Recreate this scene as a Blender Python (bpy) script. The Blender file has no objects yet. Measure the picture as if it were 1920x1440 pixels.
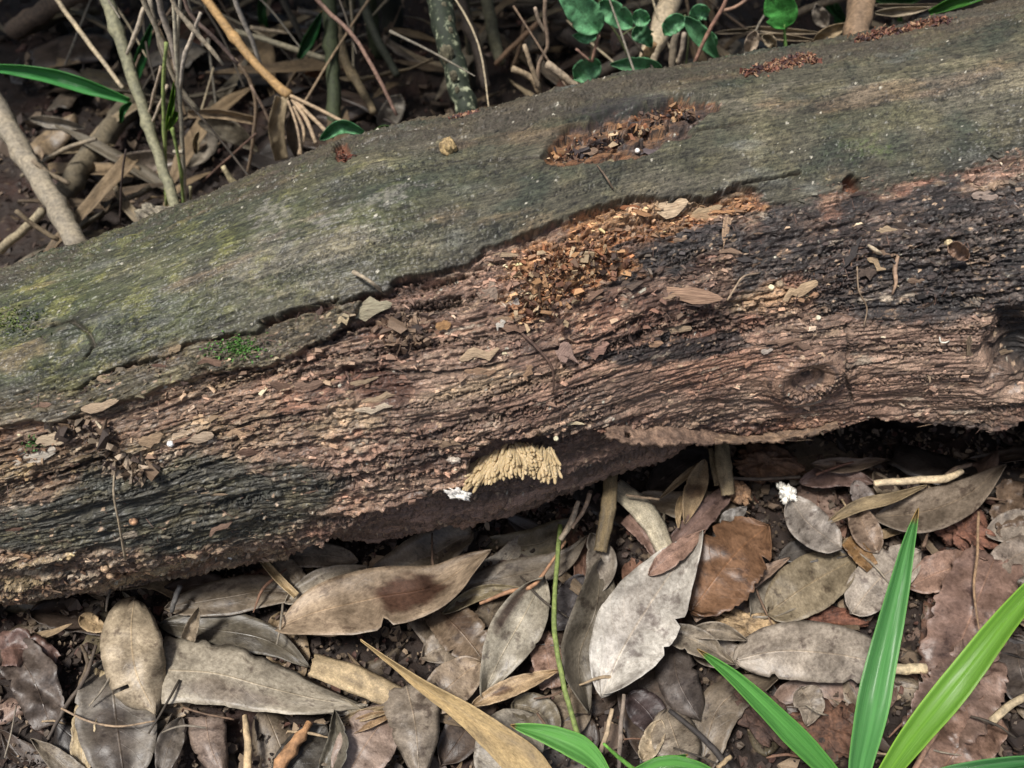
import bpy, math, random
import numpy as np
from mathutils import Vector, Matrix

# ------------------------------------------------------------------ camera, world, sun, exposure
H = .38; PITCH = math.radians(45); FPX = 1663.0
scene = bpy.context.scene
col = scene.collection
cam_d = bpy.data.cameras.new('camera'); cam = bpy.data.objects.new('camera', cam_d); col.objects.link(cam)
cam.location = (0, 0, H); cam.rotation_euler = (math.pi/2-PITCH, 0, 0)
cam_d.sensor_width = 36; cam_d.lens = 36*FPX/1920; cam_d.clip_start = .01; cam_d.clip_end = 60
cam_d.dof.use_dof = True; cam_d.dof.focus_distance = .375; cam_d.dof.aperture_fstop = 14
scene.camera = cam
world = bpy.data.worlds.new('World'); scene.world = world; world.use_nodes = True
wn = world.node_tree; bg = wn.nodes['Background']
SUN_EL, SUN_AZ = math.radians(66), math.radians(-132)     # azimuth from +y towards +x
sky = wn.nodes.new('ShaderNodeTexSky'); sky.sky_type = 'NISHITA'; sky.sun_disc = False
sky.sun_elevation = SUN_EL; sky.sun_rotation = SUN_AZ
sky.air_density = 1.0; sky.dust_density = 4.0; sky.ozone_density = .6
wn.links.new(sky.outputs[0], bg.inputs[0]); bg.inputs[1].default_value = .060
sun_d = bpy.data.lights.new('sun', 'SUN'); sun = bpy.data.objects.new('sun', sun_d); col.objects.link(sun)
sun_d.energy = 2.7; sun_d.angle = math.radians(11); sun_d.color = (1, .965, .915)
sd = Vector((math.sin(SUN_AZ)*math.cos(SUN_EL), math.cos(SUN_AZ)*math.cos(SUN_EL), math.sin(SUN_EL)))
sun.rotation_euler = sd.to_track_quat('Z', 'Y').to_euler()
vs = scene.view_settings
vs.view_transform = 'Standard'; vs.look = 'None'; vs.gamma = 1; vs.use_curve_mapping = False
vs.exposure = 0.76

# ------------------------------------------------------------------ helpers
rng = np.random.default_rng(7); rnd = random.Random(11)
FW = np.array([0, math.cos(PITCH), -math.sin(PITCH)]); UP = np.array([0, math.sin(PITCH), math.cos(PITCH)]); CAMP = np.array([0, 0, H])
def proj(P):
    d = np.asarray(P)-CAMP; dep = d@FW
    return 960+FPX*d[..., 0]/dep, 720-FPX*(d@UP)/dep
def ray(px, py):
    px = np.asarray(px, float); py = np.asarray(py, float)
    X = ((px-960)/FPX)[..., None]*np.array([1., 0, 0])
    return FW+X-((py-720)/FPX)[..., None]*UP
def onz(px, py, z):                       # point of height z seen at a photo pixel
    d = ray(px, py); z = np.asarray(z, float)
    t = (z-H)/d[..., 2]
    return CAMP+d*t[..., None]
def ony(px, py, y):                       # point at distance y seen at a photo pixel
    d = ray(px, py); t = np.asarray(y, float)/d[..., 1]
    return CAMP+d*t[..., None]
PERM = np.random.default_rng(3).permutation(4096).astype(np.int64)
GA = np.random.default_rng(4).uniform(0, 2*np.pi, 4096); GX = np.cos(GA).astype(np.float32); GY = np.sin(GA).astype(np.float32)
def pn(x, y, seed=0):                     # gradient noise, about -1..1
    x = x+seed*17.31; y = y+seed*9.77
    xi = np.floor(x).astype(np.int64); yi = np.floor(y).astype(np.int64)
    fx = (x-xi).astype(np.float32); fy = (y-yi).astype(np.float32)
    u = fx*fx*fx*(fx*(fx*6-15)+10); v = fy*fy*fy*(fy*(fy*6-15)+10)
    def g(ox, oy):
        i = PERM[(PERM[(xi+ox+seed) & 4095]+yi+oy) & 4095]
        return GX[i]*(fx-ox)+GY[i]*(fy-oy)
    a = g(0, 0); b = g(1, 0); c = g(0, 1); d = g(1, 1)
    a += (b-a)*u; c += (d-c)*u
    return (a+(c-a)*v)*1.5
def fbm(x, y, seed=0, o=4, gain=.5, lac=2.03):
    r = 0; a = 1; s = 0
    for k in range(o):
        r = r+a*pn(x, y, seed+k*13); s += a; a *= gain; x = x*lac; y = y*lac
    return r/s
def hsh(i, j, seed=0):
    return (PERM[(PERM[(i.astype(np.int64)+seed*31) & 4095]+j.astype(np.int64)) & 4095]/4096.).astype(np.float32)
def cell(x, y, seed=0):                   # worley: F1, F2, id-random
    xi = np.floor(x); yi = np.floor(y)
    f1 = np.full(x.shape, 9., np.float32); f2 = f1.copy(); idr = np.zeros(x.shape, np.float32)
    for ox in (-1, 0, 1):
        for oy in (-1, 0, 1):
            cx = xi+ox; cy = yi+oy
            a = hsh(cx, cy, seed); b = hsh(cx, cy, seed+5)
            d = np.hypot(cx+a-x, cy+b-y).astype(np.float32)
            m = d < f1
            f2 = np.where(m, f1, np.minimum(f2, d)); idr = np.where(m, hsh(cx, cy, seed+9), idr); f1 = np.where(m, d, f1)
    return f1, f2, idr
def sst(a, b, x):
    t = np.clip((x-a)/(b-a), 0, 1); return t*t*(3-2*t)
def polysd(x, y, poly):                   # signed distance, positive inside
    poly = np.asarray(poly, float); d = np.full(x.shape, 9.); ins = np.zeros(x.shape, bool)
    n = len(poly)
    for i in range(n):
        a = poly[i]; b = poly[(i+1) % n]; e = b-a
        t = np.clip(((x-a[0])*e[0]+(y-a[1])*e[1])/(e@e+1e-12), 0, 1)
        d = np.minimum(d, np.hypot(x-a[0]-t*e[0], y-a[1]-t*e[1]))
        if a[1] != b[1]:
            c = ((a[1] > y) != (b[1] > y)) & (x < (b[0]-a[0])*(y-a[1])/(b[1]-a[1])+a[0]); ins ^= c
    return np.where(ins, d, -d)
def linesd(x, y, pl):                     # distance to an open polyline
    d = np.full(x.shape, 9.)
    for a, b in zip(pl[:-1], pl[1:]):
        e = b-a; t = np.clip(((x-a[0])*e[0]+(y-a[1])*e[1])/(e@e+1e-12), 0, 1)
        d = np.minimum(d, np.hypot(x-a[0]-t*e[0], y-a[1]-t*e[1]))
    return d
def tag(o, label=None, cat=None, group=None, kind=None):
    if label: o['label'] = label
    if cat: o['category'] = cat
    if group: o['group'] = group
    if kind: o['kind'] = kind
    return o
def npmesh(name, V, Q, colors=None, smooth=True, extra=None):
    me = bpy.data.meshes.new(name)
    V = np.asarray(V, np.float32); Q = np.asarray(Q, np.int32); k = Q.shape[1]
    me.vertices.add(len(V)); me.vertices.foreach_set('co', V.ravel())
    me.loops.add(Q.size); me.loops.foreach_set('vertex_index', Q.ravel())
    me.polygons.add(len(Q)); me.polygons.foreach_set('loop_start', np.arange(len(Q), dtype=np.int32)*k)
    me.polygons.foreach_set('use_smooth', np.full(len(Q), smooth, bool))
    me.update(calc_edges=True)
    if colors is not None:
        a = me.color_attributes.new('tint', 'FLOAT_COLOR', 'POINT')
        c = np.ones((len(V), 4), np.float32); c[:, :3] = colors; a.data.foreach_set('color', c.ravel())
    if extra:
        for kx, arr in extra.items():
            a = me.attributes.new(kx, 'FLOAT' if arr.ndim == 1 else 'FLOAT_VECTOR', 'POINT')
            a.data.foreach_set('value' if arr.ndim == 1 else 'vector', np.asarray(arr, np.float32).ravel())
    return me
def link(name, me, mat=None, parent=None, loc=None):
    if mat is not None and not me.materials: me.materials.append(mat)
    o = bpy.data.objects.new(name, me); col.objects.link(o)
    if parent is not None: o.parent = parent
    if loc is not None: o.location = loc
    return o
def gridq(nu, nv, off=0, wrap=False):
    i = np.arange(nu-1)[:, None]; j = np.arange(nv if wrap else nv-1)[None]; j2 = (j+1) % nv
    q = np.stack([i*nv+j, (i+1)*nv+j, (i+1)*nv+j2, i*nv+j2], -1).reshape(-1, 4)
    return q+off
class N:                                   # small node-tree builder
    def __init__(s, name):
        s.m = bpy.data.materials.new(name); s.m.use_nodes = True; s.t = s.m.node_tree
        s.b = s.t.nodes['Principled BSDF']; s.out = s.t.nodes['Material Output']
    def n(s, typ, **kw):
        x = s.t.nodes.new('ShaderNode'+typ)
        for k, v in kw.items():
            if k.startswith('i_'):
                key = k[2:]; x.inputs[int(key) if key.isdigit() else key.replace('_', ' ')].default_value = v
            else: setattr(x, k, v)
        return x
    def l(s, a, b): s.t.links.new(a, b)
    def attr(s, name, typ='GEOMETRY'): return s.n('Attribute', attribute_name=name, attribute_type=typ)
    def noise(s, vec, scale, detail=4, rough=.6, dist=0):
        x = s.n('TexNoise'); x.inputs['Scale'].default_value = scale; x.inputs['Detail'].default_value = detail
        x.inputs['Roughness'].default_value = rough; x.inputs['Distortion'].default_value = dist
        if vec is not None: s.l(vec, x.inputs['Vector'])
        return x.outputs['Fac']
    def math(s, op, a, b=None, c=None):
        x = s.n('Math', operation=op)
        for k, v in enumerate((a, b, c)):
            if v is None: continue
            if isinstance(v, (int, float)): x.inputs[k].default_value = v
            else: s.l(v, x.inputs[k])
        return x.outputs[0]
    def mapr(s, v, a, b, c, d):
        x = s.n('MapRange'); s.l(v, x.inputs[0])
        for k, q in enumerate((a, b, c, d)): x.inputs[k+1].default_value = q
        return x.outputs[0]
    def mix(s, f, a, b, mode='MIX'):
        x = s.n('Mix', data_type='RGBA', blend_type=mode)
        for k, v in ((0, f), (6, a), (7, b)):
            if isinstance(v, (int, float)): x.inputs[k].default_value = v
            elif isinstance(v, tuple): x.inputs[k].default_value = (*v, 1)
            else: s.l(v, x.inputs[k])
        return x.outputs[2]
    def scale(s, v, sx, sy, sz):
        x = s.n('Mapping'); s.l(v, x.inputs[0]); x.inputs['Scale'].default_value = (sx, sy, sz); return x.outputs[0]
    def bump(s, h, strength=.5, dist=.001, nrm=None):
        x = s.n('Bump'); s.l(h, x.inputs['Height']); x.inputs['Strength'].default_value = strength; x.inputs['Distance'].default_value = dist
        if nrm is not None: s.l(nrm, x.inputs['Normal'])
        s.l(x.outputs[0], s.b.inputs['Normal']); return x.outputs[0]

# ------------------------------------------------------------------ the ground
SOILH = {}
def soil_h(x, y):
    x = np.asarray(x, float); y = np.asarray(y, float)
    return .006*fbm(x*9, y*9, 31, 3)+.0035*fbm(x*45, y*45, 33, 3)
def axis(a, b, c, d, step, far):
    core = np.arange(b, c, step)
    g = []; v = c; s = step
    while v < d: g.append(v); s *= 1.12; v += s
    g.append(d); h = []; v = b; s = step
    while v > a: s *= 1.12; v -= s; h.append(v)
    return np.concatenate([h[::-1], core, g])
gx = axis(-12, -.40, .40, 12, .0020, 0); gy = axis(-9, .12, .7, 14, .0020, 0)
GXX, GYY = np.meshgrid(gx, gy, indexing='ij')
nf = np.exp(-(np.maximum(0, np.abs(GXX)-.45)+np.maximum(0, GYY-.9)+np.maximum(0, .05-GYY))*4)
f1, f2, idr = cell(GXX*170, GYY*170, 3)
f1b, f2b, idb = cell(GXX*420, GYY*420, 8)
gz = soil_h(GXX, GYY)+nf*(.0022*(1-sst(.1, .6, f1))*(idr > .35)+.0011*(1-sst(.1, .6, f1b))*(idb > .4)+.0018*fbm(GXX*160, GYY*160, 41, 3))
base = np.stack([.040+.02*idr, .024+.009*idr, .017+.004*idr], -1)
red = sst(.0, .5, fbm(GXX*14, GYY*14, 51, 2))[..., None]
base = base*(1-red)+np.array([.085, .036, .022])*(.6+.6*idb[..., None])*red
lt = ((idb > .86) & (f1b < .42))[..., None]
base = np.where(lt & (idr[..., None] > .6), np.stack([.16+.1*idr, .11+.07*idr, .07+.04*idr], -1), base)
base = base*.40; V = np.stack([GXX, GYY, gz], -1).reshape(-1, 3)
m = N('soil_material'); at = m.attr('tint'); tc = m.n('TexCoord')
nz = m.noise(tc.outputs['Object'], 900, 5, .7)
m.l(m.mix(1.0, at.outputs['Color'], m.n('Mix').outputs[2] if 0 else m.mix(nz, (.45, .45, .45), (1.5, 1.5, 1.5)), 'MULTIPLY'), m.b.inputs['Base Color'])
m.l(m.mapr(nz, .3, .7, .55, .9), m.b.inputs['Roughness']); m.bump(nz, .7, .0012); SOIL = m.m
o = link('ground', npmesh('ground', V, gridq(len(gx), len(gy)), base.reshape(-1, 3)), SOIL)
tag(o, kind='structure', label='dark reddish brown forest soil with crumbs of rotten wood')

# ------------------------------------------------------------------ the fallen log
XS = np.array([-.9, -.60, -0.36, -0.31, -0.26, -0.21, -0.16, -0.11, -0.06, -0.01, 0.04, 0.09, 0.14, 0.19, 0.24, 0.29, 0.34, .60, .9])
YC = np.array([.16, .208, 0.2528, 0.2626, 0.2724, 0.2817, 0.2954, 0.3116, 0.3202, 0.3309, 0.3526, 0.3719, 0.384, 0.3896, 0.3897, 0.389, 0.3885, .385, .38])
RR = np.array([.045, .054, 0.0606, 0.0672, 0.0738, 0.0802, 0.0861, 0.0932, 0.1009, 0.103, 0.1044, 0.1042, 0.1058, 0.1093, 0.1158, 0.1232, 0.1306, .14, .145])
def ci(x, v):
    d = np.gradient(v, XS); i = np.clip(np.searchsorted(XS, x)-1, 0, len(XS)-2); h = XS[i+1]-XS[i]; t = (x-XS[i])/h
    return (2*t**3-3*t**2+1)*v[i]+(t**3-2*t**2+t)*h*d[i]+(-2*t**3+3*t**2)*v[i+1]+(t**3-t**2)*h*d[i+1]
def logp(x, th, dr=0):
    R = ci(x, RR); y = ci(x, YC)
    return np.stack([x+0*th, y-(R+dr)*np.cos(th), .86*R+(R+dr)*np.sin(th)], -1)
_cx = np.linspace(-.34, .34, 340); _ct = np.radians(np.linspace(-60, 150, 320))
_CX, _CT = np.meshgrid(_cx, _ct, indexing='ij'); _CP = logp(_CX, _CT); _px, _py = proj(_CP)
_nn = np.stack([0*_CX, -np.cos(_CT), np.sin(_CT)], -1); _vis = ((CAMP-_CP)*_nn).sum(-1) > 0
def onlog(px, py):                        # photo pixel -> (s, t) metric coordinates on the log surface
    d = (_px-px)**2+(_py-py)**2+np.where(_vis, 0, 1e7)
    i, j = np.unravel_index(np.argmin(d), d.shape); i = min(max(i, 1), 338); j = min(max(j, 1), 318)
    J = np.array([[_px[i+1, j]-_px[i-1, j], _px[i, j+1]-_px[i, j-1]], [_py[i+1, j]-_py[i-1, j], _py[i, j+1]-_py[i, j-1]]])/2
    try: du = np.linalg.solve(J, [px-_px[i, j], py-_py[i, j]])
    except Exception: du = np.zeros(2)
    du = np.clip(du, -1.5, 1.5) if d[i, j] < 100 else np.zeros(2)
    return np.array([_cx[i]+du[0]*(_cx[1]-_cx[0]), (_ct[j]+du[1]*(_ct[1]-_ct[0]))*.1])
def LP(pts): return np.array([onlog(*p) for p in pts])

xf = np.arange(-.285, .285, .00046)
xo = np.concatenate([-(.285+.0012*np.cumsum(1.12**np.arange(36)))[::-1], xf, .285+.0012*np.cumsum(1.12**np.arange(36))])
xo = xo[(xo > -.8) & (xo < .8)]
tf = np.radians(np.linspace(-53, 129, 765)); tb = np.radians(np.linspace(129, 307, 62))[1:-1]
th = np.concatenate([tf, tb])
S, TH = np.meshgrid(xo, th, indexing='ij'); TH = np.where(TH > math.radians(200), TH-2*math.pi, TH); T = TH*.1
S = S.astype(np.float32); T = T.astype(np.float32)

# grain coordinates: fibres run along the log, drift gently, and wrap round the knots
knot = onlog(1515, 712); knl = onlog(150, 640)
gs = S; gt = T+.004*fbm(S*7, T*5, 61, 2)
for kc, kr, ka in ((knot, .013, .006), (knl, .011, .005)):
    dx = (S-kc[0])/(kr*2.0); dy = (T-kc[1])/kr
    rr = np.sqrt(dx*dx+dy*dy); gt = gt-ka*np.sign(dy)*np.exp(-rr*rr*.7)*(1-np.exp(-np.abs(dy)*3))
def reg(px, rough=.003, fr=90, soft=.002, seed=1, P=None):
    P = LP(px) if P is None else P; d = polysd(S, T, P)+rough*fbm(S*fr, T*fr*1.8, seed, 3)
    return sst(-soft, soft, d).astype(np.float32), d
AB = [(-60, 770), (0, 748), (60, 738), (120, 730), (173, 713), (233, 690), (333, 657), (410, 632), (500, 603), (560, 585), (627, 567), (720, 547), (747, 523), (827, 503), (877, 490), (907, 467), (960, 453), (1027, 430), (1060, 413), (1090, 393), (1193, 373), (1280, 372), (1340, 362), (1385, 342), (1450, 375), (1500, 385), (1600, 360), (1750, 335), (1920, 290), (2000, 275)]
ABst = LP(AB); ABst = ABst[np.argsort(ABst[:, 0])]
tab = np.interp(S, ABst[:, 0], ABst[:, 1])
dab = T-tab+.0052*fbm(S*60, T*170, 5, 5, .58)     # + above (weathered skin), - below (rot)
rgt = sst(float(onlog(1385, 345)[0]), float(onlog(1540, 380)[0]), S); bw = rgt*(.010+.008*fbm(S*40, T*130, 151, 3)); up_ = sst(-.0012-bw, .0008+bw, dab+rgt*.008*fbm(gs*24, gt*260, 152, 4))
# second, lower terrace of old mossy skin on the left
mos, dmos = reg([(-40, 745), (120, 728), (240, 690), (335, 655), (420, 632), (520, 600), (610, 575), (680, 560), (655, 600), (600, 640), (500, 690), (380, 700), (250, 745), (100, 790), (-40, 810)], .004, 60, .0008, 12)
RP = LP([(560, 1035), (640, 1003), (700, 978), (740, 962), (780, 942), (832, 926), (872, 918), (880, 880), (900, 850), (930, 834), (1000, 828), (1060, 833), (1110, 814), (1150, 826), (1200, 838), (1340, 833), (1420, 830), (1500, 822), (1560, 804), (1640, 786), (1760, 797), (1860, 800), (1915, 790)])
RP = np.vstack([[-.135, -.2], [-.12, -.085], RP[1:], [.40, RP[-1][1]], [.40, -.2]])
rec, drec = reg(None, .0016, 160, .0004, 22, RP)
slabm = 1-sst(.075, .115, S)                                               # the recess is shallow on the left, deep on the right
pock, _ = reg([(1022, 296), (1040, 255), (1080, 232), (1130, 212), (1200, 196), (1262, 178), (1335, 178), (1358, 200), (1300, 226), (1290, 246), (1240, 262), (1215, 288), (1130, 298)], .0060, 60, .0034, 33)
pock2, _ = reg([(1060, 214), (1120, 188), (1250, 176), (1260, 196), (1130, 214)], .003, 120, .001, 35)
oran, dor = reg([(915, 505), (950, 478), (1010, 455), (1090, 440), (1170, 470), (1200, 500), (1110, 540), (1040, 560), (1010, 600), (960, 600), (950, 560), (980, 530)], .009, 60, .004, 41)
oran2, _ = reg([(1080, 400), (1200, 370), (1400, 368), (1440, 385), (1300, 420), (1140, 470), (1070, 450)], .009, 60, .004, 43)
tanz, _ = reg([(1090, 405), (1200, 366), (1340, 350), (1400, 352), (1330, 385), (1230, 410), (1120, 425)], .006, 80, .002, 44)
dark, _ = reg([(1120, 470), (1280, 420), (1500, 395), (1650, 370), (1960, 300), (1960, 600), (1760, 590), (1640, 610), (1545, 600), (1500, 540), (1420, 545), (1350, 480), (1200, 520)], .016, 35, .006, 52)
dark2, _ = reg([(1100, 668), (1230, 640), (1330, 625), (1440, 650), (1400, 668), (1290, 672), (1200, 690)], .007, 60, .002, 54)
dark3, _ = reg([(1520, 905), (1600, 790), (1960, 790), (1960, 920)], .004, 60, .003, 55)
oliv, _ = reg([(-40, 985), (110, 920), (230, 880), (330, 862), (470, 880), (590, 880), (640, 925), (600, 965), (480, 1020), (370, 1035), (200, 1045), (-40, 1040)], .010, 40, .004, 62)
smo, _ = reg([(700, 770), (880, 690), (1100, 640), (1350, 660), (1560, 610), (1800, 590), (1960, 600), (1960, 780), (1740, 780), (1500, 800), (1200, 790), (1040, 805), (850, 800)], .010, 40, .008, 72)
hol, _ = reg([(1582, 336), (1595, 328), (1612, 336), (1614, 350), (1600, 358), (1584, 352)], .0008, 200, .0006, 81)
hol2, _ = reg([(626, 276), (645, 268), (660, 282), (648, 304), (630, 300)], .0016, 200, .001, 83)
hend, _ = reg([(1875, 650), (1890, 605), (1925, 595), (1990, 600), (1990, 740), (1920, 730), (1885, 710)], .006, 60, .010, 85)
hpit, _ = reg([(640, 690), (715, 700), (770, 740), (730, 760), (660, 750)], .005, 90, .003, 87)

fine = fbm(gs*55, gt*900, 101, 4, .6)                                     # fibre relief
hf0 = fbm(S*330, T*480, 140, 3, .68)
mid = fbm(gs*28, gt*260, 102, 4, .55)
big = fbm(gs*9, gt*30, 103, 3)
grit = fbm(gs*900, gt*1100, 104, 3, .65)
pl1, pl2, plid = cell(gs*42+.9*fbm(S*80, T*110, 130, 3), gt*330+1.1*fbm(S*70, T*160, 131, 4), 31)
pm1, pm2, pmid = cell(gs*15+.8*fbm(S*60, T*60, 132, 3), gt*105+.8*fbm(S*70, T*90, 133, 3), 33)
pedge = sst(0, .22, pl2-pl1); medge = sst(0, .12, pm2-pm1)
# flaking terraces in the rotten zone
def terr(q):
    f = np.floor(q); r = q-f; return f+sst(.80, 1., r), f
wv = .7*fbm(gs*120, gt*300, 111, 3)
q1 = 4.4*fbm(gs*20, gt*110, 110, 4, .55)+wv*.9+T*30
t1, l1 = terr(q1)
q2 = 5*fbm(gs*55, gt*420, 112, 4, .62)+wv*.8
t2, l2 = terr(q2)
crk = np.abs(fbm(gs*14, gt*210, 114, 3, .5)+.12*fbm(gs*200, gt*500, 115, 2))
crack = (1-sst(.0, .045, crk))*sst(-.1, .35, fbm(gs*12, gt*40, 116, 2))
cf1, cf2, cid = cell(gs*330, gt*520, 12)                                  # crumbs
crumb = (1-sst(.0, .75, cf1))*(cid > .45)
cg1, cg2, cgid = cell(gs*120, gt*420, 14)                                 # short splinters lying with the grain
splint = (1-sst(.1, .8, cg1))*(cgid > .55)

hf = fbm(S*330, T*480, 140, 4, .68); rid = 1-np.abs(fbm(gs*24+.4*hf, gt*260+.8*hf, 141, 3)); hair = sst(.93, .995, rid)*sst(-.15, .2, fbm(gs*16, gt*55, 142, 2)); crust = sst(.05, .16, fbm(S*48, T*80, 143, 4)+.35*hf)
relU = .00036*fine+.00050*mid+.0012*big+.00040*grit+.0004*crust+.00022*hf*(1+crust)-.0008*hair+sst(.150, .170, T+.01*fbm(S*20, T*0, 154, 2))*(.0040*np.abs(fbm(S*30, T*70, 155, 4))+.0014*hf)-.0016*crack*sst(.2, .6, fbm(gs*8, gt*25, 118, 2)+.15)
kd = np.hypot((S-knot[0])/1.25, T-knot[1])/.0075; kfl = 1-.85*np.exp(-(kd/2.3)**4)
calm = sst(-.12, .22, fbm(S*15, T*42, 160, 3)+.10*hf0)
fr1 = 1-np.abs(fbm(gs*8+.25*hf0, gt*85+.5*hf0, 161, 3)); fiss = sst(.955, .995, fr1)*sst(-.25, .1, fbm(gs*11, gt*30, 162, 2))
rough_amt = (1-.62*smo)*(1-.6*oliv)*(1-.62*dark)*kfl*.95*(1-.78*calm)
q0 = 2.6*fbm(gs*10, gt*46, 119, 3)+.5*fbm(gs*90, gt*200, 120, 3); t0 = np.floor(q0)+sst(.85, 1., q0-np.floor(q0)); l0 = np.floor(q0)
gouge = sst(.18, .5, fbm(gs*17, gt*60, 121, 3))
relL = rough_amt*(.00048*t1+.00042*t2+.0017*(plid-.5)*pedge+.0030*(pmid-.5)*medge)-.0022+.0018*rgt+.00105*fine+.00085*fbm(gs*30, gt*1100, 153, 4, .65)+.0006*mid+.00025*grit*1.4+.0022*big
relL = relL+.0015*t0*(1-.6*smo)*(1-.3*oliv)*(1-.3*dark)*kfl-.0034*gouge*(1-.6*smo)*kfl-.0018*crack*(1-.3*smo)-.0030*fiss+.0011*crumb*(1-smo)*(1-.7*oliv)+.0008*splint*(1-.5*smo)
relL = relL-np.mean(.00105*30*T)*0
relL = relL-.00048*rough_amt*(30*T)                                       # the ramp only shapes the steps
lay = np.exp(-np.abs(dab)*450)
dr = np.where(1, relU*up_+(relL-.0004*(1-rgt)-.0013*(1-rgt)*sst(-.3, .4, fbm(S*18, T*10, 150, 2)))*(1-up_), 0)
dr += mos*(1-up_)*(.0030-(relL*.55))+up_*lay*.0005
dr += -.0022*lay*(1-up_)*(.5+.5*fbm(S*60, T*60, 7, 2))
dr -= .0032*(1-rgt)*sst(-.3, .25, fbm(S*26, T*20, 170, 3))*np.exp(-((dab+.0004)/.0008)**2)
# long cracks in the weathered skin
def crackline(pts, w, dep, seed):
    global dr
    d = linesd(S, T, LP(pts))+.0006*fbm(S*260, T*260, seed, 2)
    m_ = (1-sst(w*.3, w, np.abs(d))); dr = dr-dep*m_; return m_
ckm = crackline([(1375, 346), (1420, 338), (1470, 330), (1500, 322)], .0010, .003, 1)
ckm = np.maximum(ckm, crackline([(1290, 246), (1330, 240), (1400, 228)], .0008, .0022, 2))
ckm = np.maximum(ckm, crackline([(100, 610), (135, 603), (165, 622), (178, 650), (165, 672)], .0010, .0022, 3))
ckm = np.maximum(ckm, crackline([(870, 306), (930, 298), (1000, 294), (1040, 290)], .0006, .0014, 4))
ckm = np.maximum(ckm, crackline([(640, 250), (760, 246), (860, 232), (940, 222), (1040, 200), (1110, 182)], .0011, .0016, 5))
ckm = np.maximum(ckm, crackline([(1588, 612), (1592, 660), (1584, 700), (1600, 760)], .0009, .0016, 6))
ckm = np.maximum(ckm, crackline([(700, 700), (830, 705), (920, 690), (1010, 665), (1120, 640), (1200, 600)], .0010, .0020, 8))
ckm = np.maximum(ckm, crackline([(880, 600), (1000, 570), (1110, 545), (1230, 515)], .0009, .0018, 9))
# cubical rot in the pocket
pk1, pk2, pkid = cell(S*130+.9*fbm(S*120, T*120, 9, 3), T*330+.8*fbm(S*160, T*160, 10, 2), 15)
dr -= pock*(.0030+.0050*pkid+.0016*fbm(S*90, T*300, 17, 4)+.0010*pk1)
dr -= pock2*.0012*(.5+hf)
dr -= .0075*hol+.004*hol2+.017*hend+.0034*hpit
orr = np.maximum(oran, oran2)*(1-up_)
o1, o2, oid = cell(S*190+1.1*fbm(S*130, T*130, 19, 3), T*420+1.*fbm(S*150, T*150, 20, 2), 21)
dr -= orr*(.0030-.0034*oid+.0014*fbm(S*110, T*350, 28, 3)+.001*o1)
# knot
kd = np.hypot((S-knot[0])/1.25, T-knot[1])/.0075
kn = np.exp(-(kd**2)*.55); dr += .0042*np.exp(-((kd-1.35)**2)*3.5)-.0042*np.exp(-kd*kd*3)+.0005*np.sin(kd*17)*kn
kd2 = np.hypot((S-knl[0])/1.2, T-knl[1])/.008
dr += .0018*np.exp(-((kd2-1.2)**2)*3)-.0008*np.exp(-kd2*kd2*2)
# the shell overhangs the sunken slab below it
lip = np.exp(-np.maximum(-drec, 0)*520)*(1-rec); dr += lip*.0022*(.6+.6*fbm(S*70, T*20, 23, 2))
dr -= rec*(.0075*slabm+.026*(1-slabm)-(relL*.6))
dslab = fbm(S*12, gt*70, 24, 4); dr += rec*slabm*(.0026*dslab+.0012*t2*.5+.0004*fine-.6*relL)
P = logp(S, TH, dr)
V = P.reshape(-1, 3)

# albedo: the wood's own colours, and darker tints in cracks, pits and hollows
def c3(*c): return np.array(c, np.float32)
def lerp(a, b, f): return a+(b-a)*f[..., None]
S0, T0 = S, T; S = (S+.8*dr).astype(np.float32); T = (T+1.1*dr).astype(np.float32); gs = (gs+.8*dr).astype(np.float32); gt = (gt+1.1*dr).astype(np.float32)
nA = fbm(gs*10, gt*28, 201, 3); nB = fbm(gs*38, gt*150, 202, 3, .6); nC = fbm(gs*60, gt*1000, 203, 3, .7); nD = fbm(S*60, T*60, 204, 3)
nE = fbm(S*22, T*30, 205, 3)
nA = nA+.42*hf; nB = nB+.25*hf; nD = nD+.4*hf; nE = nE+.25*hf
gleft = 1-sst(-.20, .06, S)
U = lerp(c3(.108, .098, .066), c3(.074, .085, .036), np.clip(gleft*.85+nE*.6, 0, 1))
U = lerp(U, c3(.19, .165, .125), sst(.05, .5, nA+.35*nB)*.75)
U = lerp(U, c3(.036, .046, .032), sst(.0, .45, -nA+.5*nD+.25*nB)*.8)
U = lerp(U, c3(.19, .185, .055), sst(.22, .5, nD+.3*nB+.30*gleft-.10)*gleft*.6)
U = lerp(U, c3(.17, .17, .15), sst(.25, .55, fbm(S*26, T*60, 206, 3)+.3*nB)*.55); U = lerp(U, c3(.04, .035, .028), sst(.12, .45, fbm(S*40, T*110, 217, 4)+.2*nC)*.6); U = lerp(U, c3(.075, .06, .045), np.exp(-np.maximum(dab, 0)*160)*.6)
U = lerp(U, c3(.19, .125, .08), sst(.2, .5, fbm(S*15, T*45, 207, 3)+.3*nB)*.5)
nF = fbm(S*300, T*760, 213, 4, .75); dash = sst(.30, .42, fbm(gs*170, gt*1000, 218, 3, .6)+.12*nD)
U = U*c3(.86, .88, .88)*np.clip(1+.9*nC+.6*nB+1.3*nF, .15, 2.6)[..., None]; U = U*(1-.75*hair[..., None])*(1-.6*dash[..., None]); U = lerp(U, c3(.060, .048, .036), sst(.150, .172, T+.01*fbm(S*20, T*0, 154, 2))*sst(-.35, .15, hf+nA)*.75); U = lerp(U, U*c3(1.25, 1.22, 1.1), crust)
pkid = cell(S*130+.9*fbm(S*120, T*120, 9, 3), T*330, 15)[2]
S, T = S0, T0
gb, _ = reg([(1555, 288), (1600, 275), (1665, 266), (1660, 280), (1600, 292), (1560, 298)], .010, 90, .004, 91)
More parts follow.
